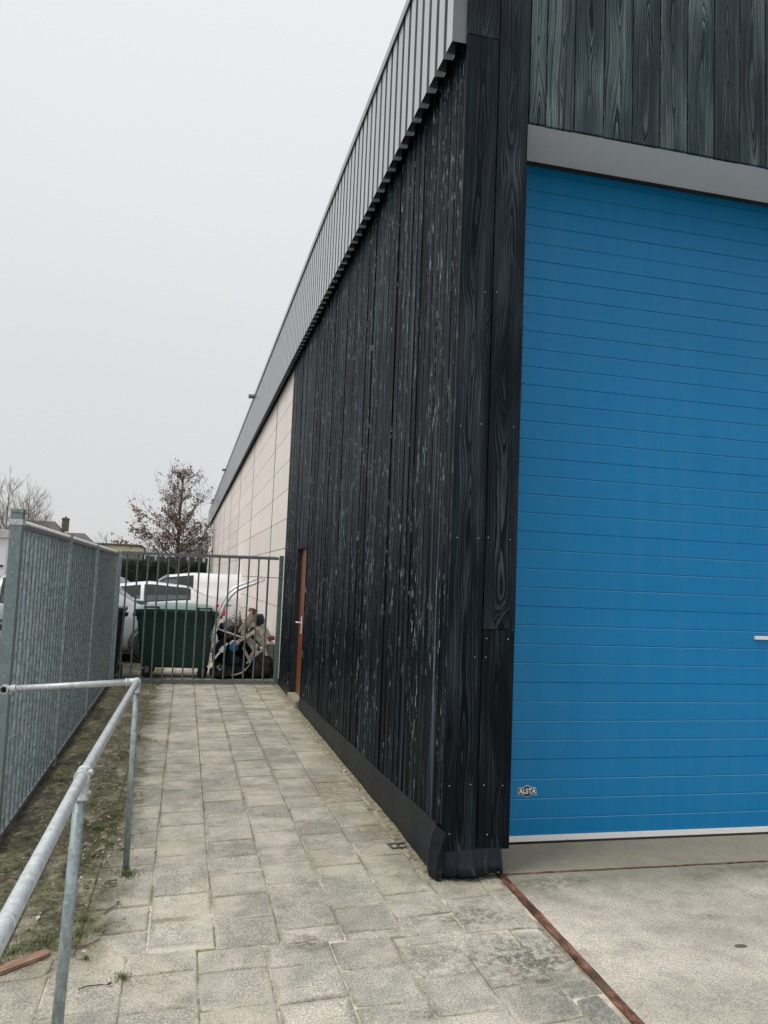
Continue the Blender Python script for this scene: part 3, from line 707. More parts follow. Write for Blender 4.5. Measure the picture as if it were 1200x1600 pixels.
# damp membrane along the wall foot, flaring and folded at the corner
def memb(y):
    """profile (x, z) list from foot to top at wall position y"""
    t = max(0, min(1, (5.4-y)/1.0)); top = 0.165+(9.8-y)*0.018+0.004*math.sin(y*3)
    wob = 0.004*math.sin(y*5.1)+0.003*math.sin(y*11.3)
    foot = 1.432-0.012*t+wob*0.6
    return [(foot, -0.006), (foot-.002, 0.03), (1.434-0.006*t+wob, top*0.5), (1.441+wob*.3, top*0.85), (1.4455, top)]
b = MB(); rows = []
N = 130
for i in range(N+1):
    y = 12.08-(12.08-4.42)*i/N
    if 9.86 < y < 10.70: rows.append(None); continue
    rows.append([b.bm.verts.new((x, y, z)) for x, z in memb(y)])
for r0, r1 in zip(rows, rows[1:]):
    if r0 and r1:
        for k in range(4):
            f = b.bm.faces.new((r0[k], r0[k+1], r1[k+1], r1[k])); f.smooth = True
# the loose folded flap at the corner and the strip wrapped under the column
last = rows[-1]
cols = [
  [(1.405, 4.40, -.004), (1.40, 4.395, .05), (1.405, 4.39, .13), (1.425, 4.385, .215), (1.444, 4.38, .262)],
  [(1.395, 4.33, -.004), (1.385, 4.325, .05), (1.380, 4.315, .13), (1.392, 4.300, .225), (1.412, 4.29, .285)],
  [(1.410, 4.255, -.003), (1.405, 4.245, .05), (1.410, 4.235, .125), (1.428, 4.225, .20), (1.448, 4.222, .262)],
  [(1.428, 4.235, .000), (1.436, 4.238, .035), (1.445, 4.247, .070), (1.455, 4.258, .110), (1.462, 4.268, .16)],
]
prev = last
for cpts in cols:
    cur = [b.bm.verts.new(q) for q in cpts]
    for k in range(4): b.bm.faces.new((prev[k], prev[k+1], cur[k+1], cur[k]))
    prev = cur
NP = 36
for i in range(1, NP+1):
    t = i/NP; x = 1.43+0.355*t
    pl_ = 0.010*math.sin(t*9+.6)+0.007*math.sin(t*21+1)+0.004*math.sin(t*47)
    dip = 0.022*math.sin(min(1, t*1.15)*math.pi)
    cur = [b.bm.verts.new(q) for q in ((x-.010*math.sin(t*9), 4.262+pl_*.5, max(0.001, .018-dip+.014*math.sin(t*17)**2+(.02 if t > .9 else 0))), (x+.004*math.sin(t*15), 4.232+pl_*1.3-.012*math.sin(t*math.pi), .040),
        (x+.010*math.sin(t*12+1), 4.244+pl_*1.1, .078+.008*math.sin(t*11)), (x+.004, 4.262+pl_*.5, .118), (x+.004, 4.283, .160))]
    for k in range(4):
        f = b.bm.faces.new((prev[k], prev[k+1], cur[k+1], cur[k])); f.smooth = i % 9 != 0
    prev = cur
cur = [b.bm.verts.new(q) for q in ((1.797, 4.30, .0), (1.80, 4.295, .04), (1.80, 4.295, .08), (1.80, 4.295, .12), (1.80, 4.30, .155))]
for k in range(4): b.bm.faces.new((prev[k], prev[k+1], cur[k+1], cur[k]))
b.build('damp_membrane', M['membrane'], WH)

# ------------------------------------------------------------------ fence on the left
FX = -0.957
FN = thing('bar_fence', 'galvanised fence of upright round bars with serrated top along the left of the path', 'fence', (FX, 4.99, 0))
posts = [4.99, 7.10, 9.22, 11.96]
def serr(b, x, y0, y1, z, axis='y', h=0.022, step=0.022, th=0.003):
    n = int(abs(y1-y0)/step); s = (y1-y0)/n
    for i in range(n):
        a = y0+s*i
        pts = [(a, z), (a+s, z), (a+s*0.5, z+h)]
        b.prism(pts, 'x' if axis == 'y' else 'y', x-th/2, x+th/2)
for i, py in enumerate(posts):
    b = MB(); ly = py-4.99
    h = 1.905 if i == 0 else 1.875
    if i == 0:
        b.box((-.031, ly-.04, -.03), (.034, ly+.04, h), bev=.005)
        b.box((-.034, ly-.043, h), (.037, ly+.043, h+.024), bev=.004)
    else:
        b.box((-.028, ly-.035, -.03), (.031, ly+.035, h), bev=.004); b.box((-.030, ly-.037, h), (.033, ly+.037, h+.008))
    o = b.build('post', M['galv_post'] if i == 0 else M['galv_fence'], FN)
    if i == 0:
        o['label'] = 'nearest fence post, thick and dark with a cap and a pale clamp band'
        b = MB(); b.box((-.035, ly-.044, 1.835), (.038, ly+.044, 1.868), bev=.002); b.lathe([(0, .004), (.005, .003), (.006, 0)], 8, 0, T((0, ly-.044, 1.852))@Rot(R(90), 'X'))
        b.build('clamp_band', M['band'], o)
for i in range(3):
    a, c = posts[i]-4.99+.04, posts[i+1]-4.99-.035
    b = MB(); b.box((-.020, a, 1.822), (.020, c, 1.848), bev=.003); b.build('top_rail', M['rail_dark'], FN)
    b = MB(); serr(b, 0.018, a, c, 1.849); serr(b, -0.016, a, c, 1.849); b.box((-.018, a, 1.847), (.020, c, 1.852)); b.build('serrated_strip', M['band'], FN)
    b = MB(); b.box((-.020, a, 0.03), (.022, c, 0.062), bev=.003); b.build('bottom_rail', M['rail_dark'], FN)
    b = MB(); n = max(1, round((c-a)/0.1345)); 
    for k in range(n):
        yy = a+(k+.5)*(c-a)/n
        b.tube([(rs.gauss(0, .0008), yy, 0.05), (rs.gauss(0, .0008), yy+rs.gauss(0, .001), 1.83)], 0.0165, 14, caps=False)
    b.build('bar_panel', M['galv_fence'], FN)

# ------------------------------------------------------------------ gate across the path
GT = thing('bar_gate', 'grey steel bar gate with a serrated top rail closing the far end of the path', 'gate', (-.93, 12.1, 0))
def GZ(x): return 1.866+0.0175*(x/2.29)           # the gate hangs a touch higher on the right
b = MB()
b.mesh([(0, -.02, GZ(0)-.035), (2.29, -.02, GZ(2.29)-.035), (2.29, .02, GZ(2.29)-.035), (0, .02, GZ(0)-.035), (0, -.02, GZ(0)), (2.29, -.02, GZ(2.29)), (2.29, .02, GZ(2.29)), (0, .02, GZ(0))],
       [(0, 3, 2, 1), (4, 5, 6, 7), (0, 1, 5, 4), (1, 2, 6, 5), (2, 3, 7, 6), (3, 0, 4, 7)])
b.build('top_rail', M['rail_dark'], GT)
b = MB(); b.box((0.0, -.025, 0.012), (2.29, .025, 0.062), bev=.004); b.build('bottom_rail', M['gate_bar'], GT)
b = MB(); n = 75
for i in range(n):
    a = .02+2.25*i/n; s = 2.25/n; b.prism([(a, GZ(a)+.0005), (a+s, GZ(a+s)+.0005), (a+s/2, GZ(a)+.022)], 'y', -.0015, .0015)
b.build('serrated_strip', M['rail_dark'], GT)
bx = [0.115+0.1445*i for i in range(15)]
for x in bx:
    b = MB(); b.tube([(x+rs.gauss(0, .002), 0, .055), (x, 0, GZ(x)-.034)], 0.0125, 10, caps=False); b.build('bar', M['gate_bar'], GT)
b = MB(); b.box((2.300, -.03, 0.0), (2.362, .03, 1.915), bev=.003); b.box((2.296, -.034, 0.0), (2.366, .034, .02))
b.build('gate_post', galv('mottled_green_post', (0.14, 0.21, 0.20), 0.5, 0.2, 0.45), GT)
b = MB(); b.box((-.02, -.03, 0.0), (.035, .03, 1.87), bev=.003); b.build('gate_post', M['galv_fence'], GT)

# ------------------------------------------------------------------ handrail
HR = thing('handrail', 'galvanised tube handrail on two posts between the path and the fence', 'handrail')
r0 = 0.0168
A = Vector((-.215, 4.56, 1.006)); Bp = Vector((-.2535, 2.53, 1.0)); E_ = Vector((-.262, 0.55, 1.0)); L_ = Vector((-.862, 4.56, .962))
b = MB(); b.tube([A, Bp, E_], r0, 20); b.build('top_rail', M['galv_rail'], HR)
b = MB(); b.tube([A, L_], r0, 20); b.build('cross_rail', M['galv_rail'], HR)
b = MB(); b.tube([(-.2115, 4.60, -.01), A+Vector((0, 0, -.01))], r0, 20); b.build('post', M['galv_railpost'], HR)
b = MB(); b.tube([(-.287, 2.56, -.01), Bp+Vector((-.004, -.0, -.045))], r0, 20); b.build('post', M['galv_railpost'], HR)
def sleeve(b, p, q, r, n=20, lip=True):
    p, q = Vector(p), Vector(q); d = (q-p).normalized()
    pts = [p, p+d*.002, p+d*.008, p+d*.009, q-d*.009, q-d*.008, q-d*.002, q]
    rr = [r+.001, r+.004, r+.004, r+.0015, r+.0015, r+.004, r+.004, r+.001] if lip else [r+.002]*8
    b.tube(pts, rr, n)
# corner elbow with three sockets
b = MB(); d1 = (L_-A).normalized(); d2 = (Bp-A).normalized(); d3 = Vector((.003, .03, -1)).normalized()
for d in (d1, d2, d3): sleeve(b, A+d*.004, A+d*.060, r0+.0015)
b.lathe([(0, .023), (.010, .021), (.018, .013), (.0215, 0), (.018, -.013), (.010, -.021), (0, -.023)], 20, 0, T(A))
b.build('elbow_fitting', M['galv_rail'], HR)
# short tee on the middle post
b = MB(); dr = (A-Bp).normalized()
sleeve(b, Bp-dr*.036, Bp+dr*.036, r0+.002); dn = Vector((-.03, .01, -1)).normalized()
sleeve(b, Bp+dn*.012, Bp+dn*.070, r0+.002)
b.tube([Bp+Vector((0.012, 0, .005)), Bp+Vector((.0285, 0, .010))], [.009, .0075], 10)
b.tube([Bp+dn*.05+Vector((0.012, 0, 0)), Bp+dn*.05+Vector((.027, 0, 0))], [.008, .0065], 10)
b.build('tee_fitting', M['galv_rail'], HR)
# swivel fitting with an open eye at the fence end
b = MB(); sleeve(b, L_-d1*.02, L_+d1*.002-d1*.002-d1*.045, r0+.002)
eye = L_+d1*.010
b.tube([eye+Vector((0, -.026, 0)), eye+Vector((0, .026, 0))], .0225, 22, caps=False)
b.tube([eye+Vector((0, -.026, 0)), eye+Vector((0, -.0262, 0))], [.0225, .0165], 22, caps=False)
b.tube([eye+Vector((0, -.026, 0)), eye+Vector((0, .026, 0))], .0165, 22, caps=False)
b.tube([eye+d1*-.030+Vector((0, -.004, -.016)), eye+d1*-.030+Vector((0, -.010, -.028))], [.008, .007], 10)
b.build('swivel_fitting', M['galv_rail'], HR)
b = MB(); b.tube([eye+Vector((0, .004, 0)), eye+Vector((0, .024, 0))], .0160, 20); b.build('eye_shade', M['rubber'], HR)  # black disc painting the shade inside the open eye

# ------------------------------------------------------------------ wheeled containers behind the gate
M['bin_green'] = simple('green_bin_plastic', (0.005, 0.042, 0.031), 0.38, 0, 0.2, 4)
M['bin_lid'] = simple('bin_lid_plastic', (0.13, 0.22, 0.19), 0.28, 0, 0.2, 4)  # lid colour lightened to paint in the sky's reflection
M['black_plastic'] = simple('black_plastic', (0.010, 0.012, 0.015), 0.45, 0, 0.3, 8)
M['steel_fork'] = simple('dull_steel', (0.25, 0.26, 0.27), 0.4, 0.5, 0.2, 8)
CB = thing('waste_container', 'large dark green wheeled waste container with a rounded lid behind the gate', 'waste container', (-.065, 13.0, 0), R(-3))
b = MB()
# tapered body
def taper(b, x0, x1, y0, y1, z0, X0, X1, Y0, Y1, z1, mi=0):
    b.mesh([(x0, y0, z0), (x1, y0, z0), (x1, y1, z0), (x0, y1, z0), (X0, Y0, z1), (X1, Y0, z1), (X1, Y1, z1), (X0, Y1, z1)],
           [(0, 3, 2, 1), (4, 5, 6, 7), (0, 1, 5, 4), (1, 2, 6, 5), (2, 3, 7, 6), (3, 0, 4, 7)], mi)
taper(b, -.50, .50, -.30, .30, .155, -.585, .585, -.375, .375, 1.0)
bmesh.ops.bevel(b.bm, geom=b.bm.edges[:], offset=.035, segments=3, affect='EDGES')
for x in (-.42, -.21, 0, .21, .42):
    taper(b, x*.86-.006, x*.86+.006, -.312, -.29, .20, x-.008, x+.008, -.378, -.36, .97)
for f in b.bm.faces: f.smooth = False
b.build('body', M['bin_green'], CB)
b = MB(); b.box((-.615, -.405, .985), (.615, .405, 1.03), bev=.012); b.box((-.60, -.39, .955), (.60, .39, .99), bev=.008); b.build('rim', M['bin_green'], CB)
b = MB(); vs = []; fs = []; nx, ny = 24, 14
for i in range(nx+1):
    for j in range(ny+1):
        u = -1+2*i/nx; v = -1+2*j/ny
        z = 1.032+.085*(1-abs(u)**4)**.5*(1-abs(v)**2.6)**.6+.012*(1-u*u)
        vs.append((u*.60, v*.39, z))
for i in range(nx):
    for j in range(ny): q = i*(ny+1)+j; fs.append((q, q+ny+1, q+ny+2, q+1))
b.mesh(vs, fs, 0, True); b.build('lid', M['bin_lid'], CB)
for x in (-.37, .41):
    b = MB()
    b.box((x-.11, -.43, .99), (x-.085, -.30, 1.085), bev=.006); b.box((x+.085, -.43, .99), (x+.11, -.30, 1.085), bev=.006)
    b.tube([(x-.10, -.415, 1.07), (x+.10, -.415, 1.07)], .014, 10)
    b.build('lid_handle', M['bin_green'], CB)
for s in (-1, 1):
    b = MB(); b.tube([(s*.585, 0, .93), (s*.68, 0, .93)], .028, 14); b.box((min(s*.56, s*.615), -.09, .85), (max(s*.56, s*.615), .09, .985), bev=.01); b.build('lifting_pin', M['black_plastic'], CB)
for x in (-.40, .42):
    for y in (-.24, .26):
        b = MB(); a = rs.uniform(-.6, .8) if y < 0 else .3
        Mx = T((x, y, 0.08))@Rot(a, 'Z')
        b.lathe([(.0, -.022), (.060, -.022), (.078, -.018), (.082, 0), (.078, .018), (.060, .022), (0, .022)], 20, 0, Mx@Rot(R(90), 'X'))
        o = b.build('castor', M['black_plastic'], CB)
        b = MB(); b.box((-.03, -.034, .0), (.03, -.028, .10), 0, Mx); b.box((-.03, .028, .0), (.03, .034, .10), 0, Mx); b.box((-.04, -.034, .085), (.04, .034, .095), 0, Mx)
        b.build('fork', M['steel_fork'], o)
WB = thing('wheelie_bin', 'black wheelie bin half hidden behind the far end of the fence', 'wheelie bin', (-1.115, 12.62, 0))
b = MB(); taper(b, -.22, .22, -.24, .22, .05, -.275, .275, -.33, .30, 1.0); bmesh.ops.bevel(b.bm, geom=b.bm.edges[:], offset=.03, segments=2, affect='EDGES'); b.build('body', M['black_plastic'], WB)
b = MB(); b.box((-.30, -.36, .995), (.30, .34, 1.06), bev=.025); b.tube([(-.27, .36, 1.0), (.27, .36, 1.0)], .018, 10); b.box((.27, -.30, .93), (.335, -.05, .99), bev=.012); b.build('lid', M['black_plastic'], WB)
for s in (-1, 1):
    b = MB(); b.lathe([(0, -.025), (.09, -.025), (.10, 0), (.09, .025), (0, .025)], 20, 0, T((s*.255, .20, .10))@Rot(R(90), 'Y')); b.build('wheel', M['rubber'], WB)

# ------------------------------------------------------------------ cars
M['glass'] = simple('car_glass', (0.03, 0.06, 0.06), 0.06, 0, 0.1, 2, spec=1.0)
M['tyre'] = simple('tyre_rubber', (0.015, 0.015, 0.016), 0.8)
M['red_lamp'] = simple('red_lamp', (0.62, 0.015, 0.012), 0.2, 0, 0.1, 4)
M['clear_lamp'] = simple('clear_lamp', (0.55, 0.58, 0.6), 0.15, 0.3, 0.1, 4)
M['trim'] = simple('dark_trim', (0.02, 0.022, 0.024), 0.5)
def carpaint(name, c):
    g = NT(name, 0.28, 0.1); g.b.inputs['Coat Weight'].default_value = 0.6; g.b.inputs['Coat Roughness'].default_value = 0.08
    g.col(g.mix(g.noise(g.pos(), 2.0, 4), tuple(x*.92 for x in c), c)); return g.m
def lerp(pts, x):
    for (a, p), (c, q) in zip(pts, pts[1:]):
        if a <= x <= c: t = (x-a)/(c-a); t = t*t*(3-2*t)*.5+t*.5; return p+(q-p)*t
    return pts[0][1] if x < pts[0][0] else pts[-1][1]
def make_car(label, loc, rz, Ln, Wd, roof, belt, paint, side_win, screens, group, cat='car', lamp=True):
    """front of the car at x=0, tail at x=Ln; roof and belt are height profiles along x"""
    root = thing('parked_car', label, cat, loc, rz, group)
    nx = 60; st = [Ln*i/nx for i in range(nx+1)]
    def sec(x):
        zr = lerp(roof, x); zb = min(lerp(belt, x), zr-.01); gh = max(0, min(1, (zr-zb)/.42))
        e = min(x, Ln-x); nar = 1-.10*max(0, 1-e/.55)**2
        hw = Wd/2*nar
        P = [(0, .20), (hw*.86, .20), (hw*.97, .30), (hw, .50), (hw*.995, zb-.14), (hw*.965, zb-.02), (hw*(.955-.02*gh), zb+.004)]
        P += [(hw*(.95-.10*gh), zb+(zr-zb)*.5), (hw*(.94-.20*gh), zb+(zr-zb)*.90), (hw*(.86-.22*gh), zr-.012), (hw*.45, zr+.012*gh), (0, zr+.02*gh)]
        return P
    secs = [sec(x) for x in st]; npf = len(secs[0])
    b = MB(); grid = {}
    for i, x in enumerate(st):
        for s in (-1, 1):
            for k, (yy, zz) in enumerate(secs[i]):
                if s == 1 and (k == 0 or k == npf-1): grid[i, k, s] = grid[i, k, -1]; continue
                e = 0
                if i == 0: e = .10*(zz/.7)
                if i == nx: e = -.03*(zz)
                grid[i, k, s] = b.bm.verts.new((x+e, s*yy, zz))
    fsel = {'side': [], 'scr': []}
    for i in range(nx):
        xm = (st[i]+st[i+1])/2
        for s in (-1, 1):
            for k in range(npf-1):
                vv = [grid[i, k, s], grid[i, k+1, s], grid[i+1, k+1, s], grid[i+1, k, s]]
                if len(set(vv)) < 4: continue
                f = b.bm.faces.new(vv if s == 1 else vv[::-1]); f.smooth = True
                if k in (6, 7) and any(a < xm < c for a, c in side_win): fsel['side'].append([v.co.copy() for v in vv])
                if k in (8, 9, 10) and any(a < xm < c for a, c in screens): fsel['scr'].append([v.co.copy() for v in vv])
    for i in (0, nx):
        ring = [grid[i, k, -1] for k in range(npf)]+[grid[i, k, 1] for k in range(npf-2, 0, -1)]
        try: b.bm.faces.new(ring)
        except ValueError: pass
    body = b.build('body', paint, root)
    for nm, lst in (('side_window', fsel['side']), ('windscreen', [q for q in fsel['scr'] if q[0].x < Ln*.5]), ('rear_window', [q for q in fsel['scr'] if q[0].x >= Ln*.5])):
        for sgn in ((-1, 1) if nm == 'side_window' else (0,)):
            b = MB()
            for vv in lst:
                cyy = sum(v.y for v in vv)/4
                if sgn and cyy*sgn < 0: continue
                nrm = (vv[1]-vv[0]).cross(vv[3]-vv[0]).normalized()
                cen = sum(vv, Vector())/4
                if nrm.dot(cen-Vector((cen.x, 0, .7))) < 0: nrm = -nrm
                b.mesh([v+nrm*.006 for v in vv], [(0, 1, 2, 3)], 0, True)
            bmesh.ops.remove_doubles(b.bm, verts=b.bm.verts[:], dist=.004)
            if len(b.bm.verts):
                if nm == 'side_window':
                    tb = MB(); tb.bm.free(); tb.bm = b.bm.copy()
                    for v in tb.bm.verts: v.co.y -= .003*(1 if v.co.y > 0 else -1)
                    xs_ = [v.co.x for v in b.bm.verts]; zs_ = [v.co.z for v in b.bm.verts]
                    xa, xb_ = min(xs_), max(xs_); ca = (xa+xb_)/2
                    for v in b.bm.verts: v.co.z -= 0.0; v.co.x = ca+(v.co.x-ca)*.965
                    for f in list(b.bm.faces):
                        pass
                    zt = {}
                    for v in b.bm.verts: v.co.z = v.co.z-.018 if v.co.z > (min(zs_)+max(zs_))/2 else v.co.z+.018
                    tb.build('window_trim', M['trim'], root)
                b.build(nm, M['glass'], root)
    for x in (.85, Ln-.80):
        for s in (-1, 1):
            b = MB(); b.lathe([(.0, -.10), (.29, -.10), (.315, -.07), (.32, 0), (.315, .07), (.29, .095), (.20, .10), (0, .08)], 28, 0, T((x, s*(Wd/2-.09), .32))@Rot(R(90)*-s, 'X'))
            o = b.build('wheel', M['tyre'], root)
            b = MB(); b.lathe([(0, .103), (.05, .105), (.19, .104), (.20, .09)], 24, 0, T((x, s*(Wd/2-.09), .32))@Rot(R(90)*-s, 'X')); b.build('rim', M['steel_fork'], o)
            b = MB(); b.lathe([(.33, .0), (.375, .02), (.375, .09), (.33, .095)], 28, 0, T((x, s*(Wd/2-.085), .33))@Rot(R(90)*-s, 'X')); b.build('wheel_arch', M['trim'], root)
    xw = side_win[0][0]+.12
    for s in (-1, 1):
        b = MB(); zb = lerp(belt, xw)
        b.box((xw-.02, min(s*Wd*.47, s*(Wd/2+.15)), zb+.0), (xw+.10, max(s*Wd*.47, s*(Wd/2+.15)), zb+.13), bev=.03); b.build('wing_mirror', M['trim'], root)
    for s in (-1, 1):
        for xx in (side_win[0][0]+.9, side_win[0][0]+1.75):
            if xx < Ln-1: b = MB(); b.box((xx, s*(Wd/2-.005)-.012, .78), (xx+.16, s*(Wd/2-.005)+.018, .805), bev=.006); b.build('door_handle', M['trim'], root)
    if lamp:
        for s in (-1, 1):
            zb = lerp(belt, Ln-.12)
            b = MB(); b.box((Ln-.20, min(s*Wd*.36, s*Wd*.468), zb-.20), (Ln+.012, max(s*Wd*.36, s*Wd*.468), zb+.035), bev=.03); b.build('tail_lamp', M['red_lamp'], root)
            b = MB(); b.box((-.005, min(s*Wd*.28, s*Wd*.455), .60), (.22, max(s*Wd*.28, s*Wd*.455), .72), bev=.03); b.build('headlight', M['clear_lamp'], root)
    return root
silver = carpaint('silver_paint', (0.42, 0.45, 0.46)); whitep = carpaint('white_car_paint', (0.78, 0.78, 0.79)); greyp = carpaint('light_grey_paint', (0.55, 0.60, 0.62)); vanp = carpaint('white_van_paint', (0.82, 0.81, 0.82))
roofH = [(0, .62), (.25, .80), (.95, .95), (1.85, 1.38), (2.5, 1.44), (3.3, 1.40), (3.85, 1.10), (4.05, .95), (4.1, .80)]
beltH = [(0, .60), (.25, .78), (.95, .90), (2.5, .94), (3.6, .97), (4.0, .92), (4.1, .78)]
cg = 'cars parked in the yard behind the gate'
# silver one: side on, nose to the right (rotated by pi), just behind the containers
make_car('silver hatchback side-on between the fence end and the green container', (.33, 15.55, 0), math.pi, 4.1, 1.68, [(x, z*1.04) for x, z in roofH], beltH, silver, [(1.45, 2.35), (2.45, 3.35)], [(.98, 1.80), (3.4, 3.85)], cg)
rw = [(0, .60), (.25, .78), (1.0, .93), (1.95, 1.30), (2.7, 1.385), (3.4, 1.33), (3.95, 1.12), (4.15, 1.00), (4.2, .80)]
bw = [(0, .58), (.25, .76), (1.0, .88), (2.5, .98), (3.6, 1.06), (4.05, .98), (4.2, .78)]
make_car('white hatchback with a red tail lamp, right behind the green container', (-3.40, 17.35, 0), 0.06, 4.2, 1.72, rw, bw, whitep, [(1.55, 2.5), (2.58, 3.5)], [(1.02, 1.9), (3.55, 4.0)], cg)
rv = [(0, .85), (.2, 1.0), (.9, 1.12), (1.5, 1.52), (2.2, 1.60), (4.0, 1.61), (4.6, 1.58), (4.75, 1.4), (4.8, .9)]
bv = [(0, .80), (.2, .95), (.9, 1.05), (2.5, 1.08), (4.6, 1.08), (4.8, .88)]
make_car('tall white van with a plain roof standing behind the white hatchback', (-1.95, 22.6, 0), 0.03, 4.8, 1.85, rv, bv, vanp, [(1.25, 2.2)], [(.92, 1.5)], cg, 'van')
make_car('light grey car farthest back, only its roof and screen showing', (-5.2, 27.0, 0), -0.35, 4.1, 1.7, roofH, beltH, greyp, [(1.45, 2.35), (2.45, 3.35)], [(.98, 1.80), (3.4, 3.85)], cg)
make_car('white car seen past the left side of the nearest fence post', (-4.9, 13.4, 0), R(75), 4.1, 1.7, roofH, beltH, whitep, [(1.45, 2.35), (2.45, 3.35)], [(.98, 1.80), (3.4, 3.85)], cg)

# ------------------------------------------------------------------ scrap heap between the container and the wall
M['alu'] = simple('bent_aluminium', (0.78, 0.79, 0.78), 0.32, 0.6, 0.2, 12)
M['grey_wood'] = simple('grey_timber', (0.38, 0.35, 0.32), 0.85, 0, 0.4, 14, 0.4)
M['tan_wood'] = simple('tan_timber', (0.58, 0.46, 0.35), 0.8, 0, 0.3, 14, 0.3)
M['red_brick'] = simple('dark_red_brick', (0.16, 0.055, 0.04), 0.9, 0, 0.35, 30, 0.5)
M['bag'] = simple('black_bag', (0.010, 0.011, 0.013), 0.30, 0, 0.3, 12)
M['tub_blue'] = simple('blue_plastic', (0.008, 0.13, 0.30), 0.35, 0, 0.2, 8)
M['navy'] = simple('navy_plastic', (0.012, 0.020, 0.035), 0.4, 0, 0.25, 8)
M['pot_grey'] = simple('grey_metal_can', (0.30, 0.29, 0.28), 0.45, 0.2, 0.25, 10)
M['beige'] = simple('beige_block', (0.48, 0.42, 0.32), 0.85, 0, 0.25, 16, 0.3)
t = thing('bent_frame', 'bent aluminium channel frame curving up from the scrap heap and leaning over it', 'metal frame', (.46, 12.62, 0))
def rel(pts, o): return [(p[0]-o[0], p[1]-o[1], p[2]-o[2]) for p in pts]
b = MB(); o_ = (.46, 12.62, 0)
for dy, dz, dx, r in ((0, 0, 0, .025), (.05, .042, -.036, .019)):
    b.tube([(0+dx, dy, .58+dz), (.035+dx, dy, .78+dz), (.085+dx, dy, .95+dz), (.165+dx, dy, 1.13+dz), (.25+dx, dy, 1.28+dz), (.335+dx, dy, 1.365+dz), (.44+dx, dy, 1.415+dz), (.60+dx, dy+.03, 1.475+dz), (.755+dx, dy+.05, 1.55+dz)], r, 8)
b.build('long_rail', M['alu'], t)
b = MB(); b.tube([(.08, .05, .93), (.075, .05, .80), (.10, .04, .755), (.28, .03, .70), (.42, .02, .655), (.52, .02, .635)], .012, 8); b.tube([(.52, .02, .635), (.62, .05, .72), (.70, .07, .80)], .011, 8); b.build('lower_rail', M['alu'], t)
b = MB(); b.lathe([(0, -.012), (.018, -.012), (.018, .012), (0, .012)], 12, 0, T((.34, -.02, 1.40))@Rot(R(90), 'X')); b.build('knob', M['steel_fork'], t)
# navy tub on its side
t = thing('navy_tub', 'large dark navy plastic tub lying on its side with two thin pale hoops', 'tub', (.80, 12.95, 0.0))
Mt = T((.02, 0, .30))@Rot(R(-28), 'Y')@Rot(R(72), 'X')
b = MB(); b.lathe([(0, -.24), (.22, -.24), (.25, -.20), (.30, .16), (.315, .18), (.315, .20), (.29, .20), (.24, -.18), (0, -.19)], 32, 0, Mt); b.build('tub_body', M['navy'], t)
for zz, rr in ((.205, .305), (.05, .292)):
    b = MB(); b.tube([(Mt@Vector((rr*math.cos(a), rr*math.sin(a), zz))) for a in [R(200+i*8) for i in range(18)]], .004, 6); b.build('hoop', M['alu'], t)
t = MB(); q = T((.80, 12.66, .50))@Rot(R(12), 'Y')@Rot(R(80), 'X')
t.lathe([(0, .03), (.05, .03), (.065, .02), (.070, -.04), (.060, -.08), (0, -.09)], 20, 0, q@Matrix.Diagonal((1, 1.25, 1, 1)))
o = t.build('blue_bucket', M['tub_blue']); tag(o, 'bright blue plastic bucket end on the front of the scrap heap', 'bucket')
t = MB(); t.tube([Vector((.80, 12.62, .50))+Vector((.072*math.cos(a), -.01, .088*math.sin(a)+.005)) for a in [R(20+i*10) for i in range(15)]], .010, 6); r_ = t.build('bucket_rim', M['white']); r_.parent = o
# pale stick
b = MB(); b.box((-.16, -.012, -.014), (.16, .012, .014), 0, T((.60, 12.60, .43))@Rot(R(-52), 'Y'), bev=.003); b.box((-.04, -.02, -.035), (.05, .02, .03), 0, T((.62, 12.60, .46))@Rot(R(-52), 'Y'))
tag(b.build('pale_bracket', M['white']), 'short white metal bracket sloping beside the green container', 'bracket')
# rubbish sacks
def sack(name, label, c, s, seed, mat, cat='sack', group=None):
    t = bmesh.new(); bmesh.ops.create_icosphere(t, subdivisions=4, radius=1)
    for v in t.verts:
        nrm = v.co.copy(); d = noise.noise(nrm*1.6+Vector((seed, 0, 0)))*.28+noise.noise(nrm*5+Vector((0, seed, 0)))*.10+abs(noise.noise(nrm*11+Vector((0, 0, seed))))*.06
        v.co = nrm*(1+d); v.co.x *= s[0]; v.co.y *= s[1]; v.co.z *= s[2]; v.co.z = max(v.co.z, -c[2]+.002)
    me = bpy.data.meshes.new(name); t.to_mesh(me); t.free(); me.materials.append(mat)
    for f in me.polygons: f.use_smooth = True
    o = bpy.data.objects.new(name, me); C.objects.link(o); o.location = c
    return tag(o, label, cat, group)
sg = 'black sacks in the scrap heap'
sack('rubbish_sack', 'black sack on the ground at the right foot of the scrap heap', (1.22, 12.95, .20), (.24, .26, .22), 3.1, M['bag'], group=sg)
sack('rubbish_sack', 'black sack on the ground beside the green container wheel', (.64, 12.80, .12), (.17, .2, .13), 8.4, M['bag'], group=sg)
sack('rubbish_sack', 'grey-black sack bulging under the bent frame at mid height', (.72, 13.05, .70), (.17, .16, .17), 5.7, simple('grey_sack', (.035, .035, .04), .5, 0, .3, 8), group=sg)
sack('rubbish_sack', 'dark sack wedged behind the planks in the middle of the heap', (1.02, 13.15, .55), (.22, .2, .28), 1.7, M['bag'], group=sg)
sack('scrap_pile', 'low dark heap of rubble under the scrap', (.98, 13.25, .06), (.48, .4, .14), 12.0, simple('rubble', (.035, .033, .03), .9, 0, .5, 20, .5), 'rubble')
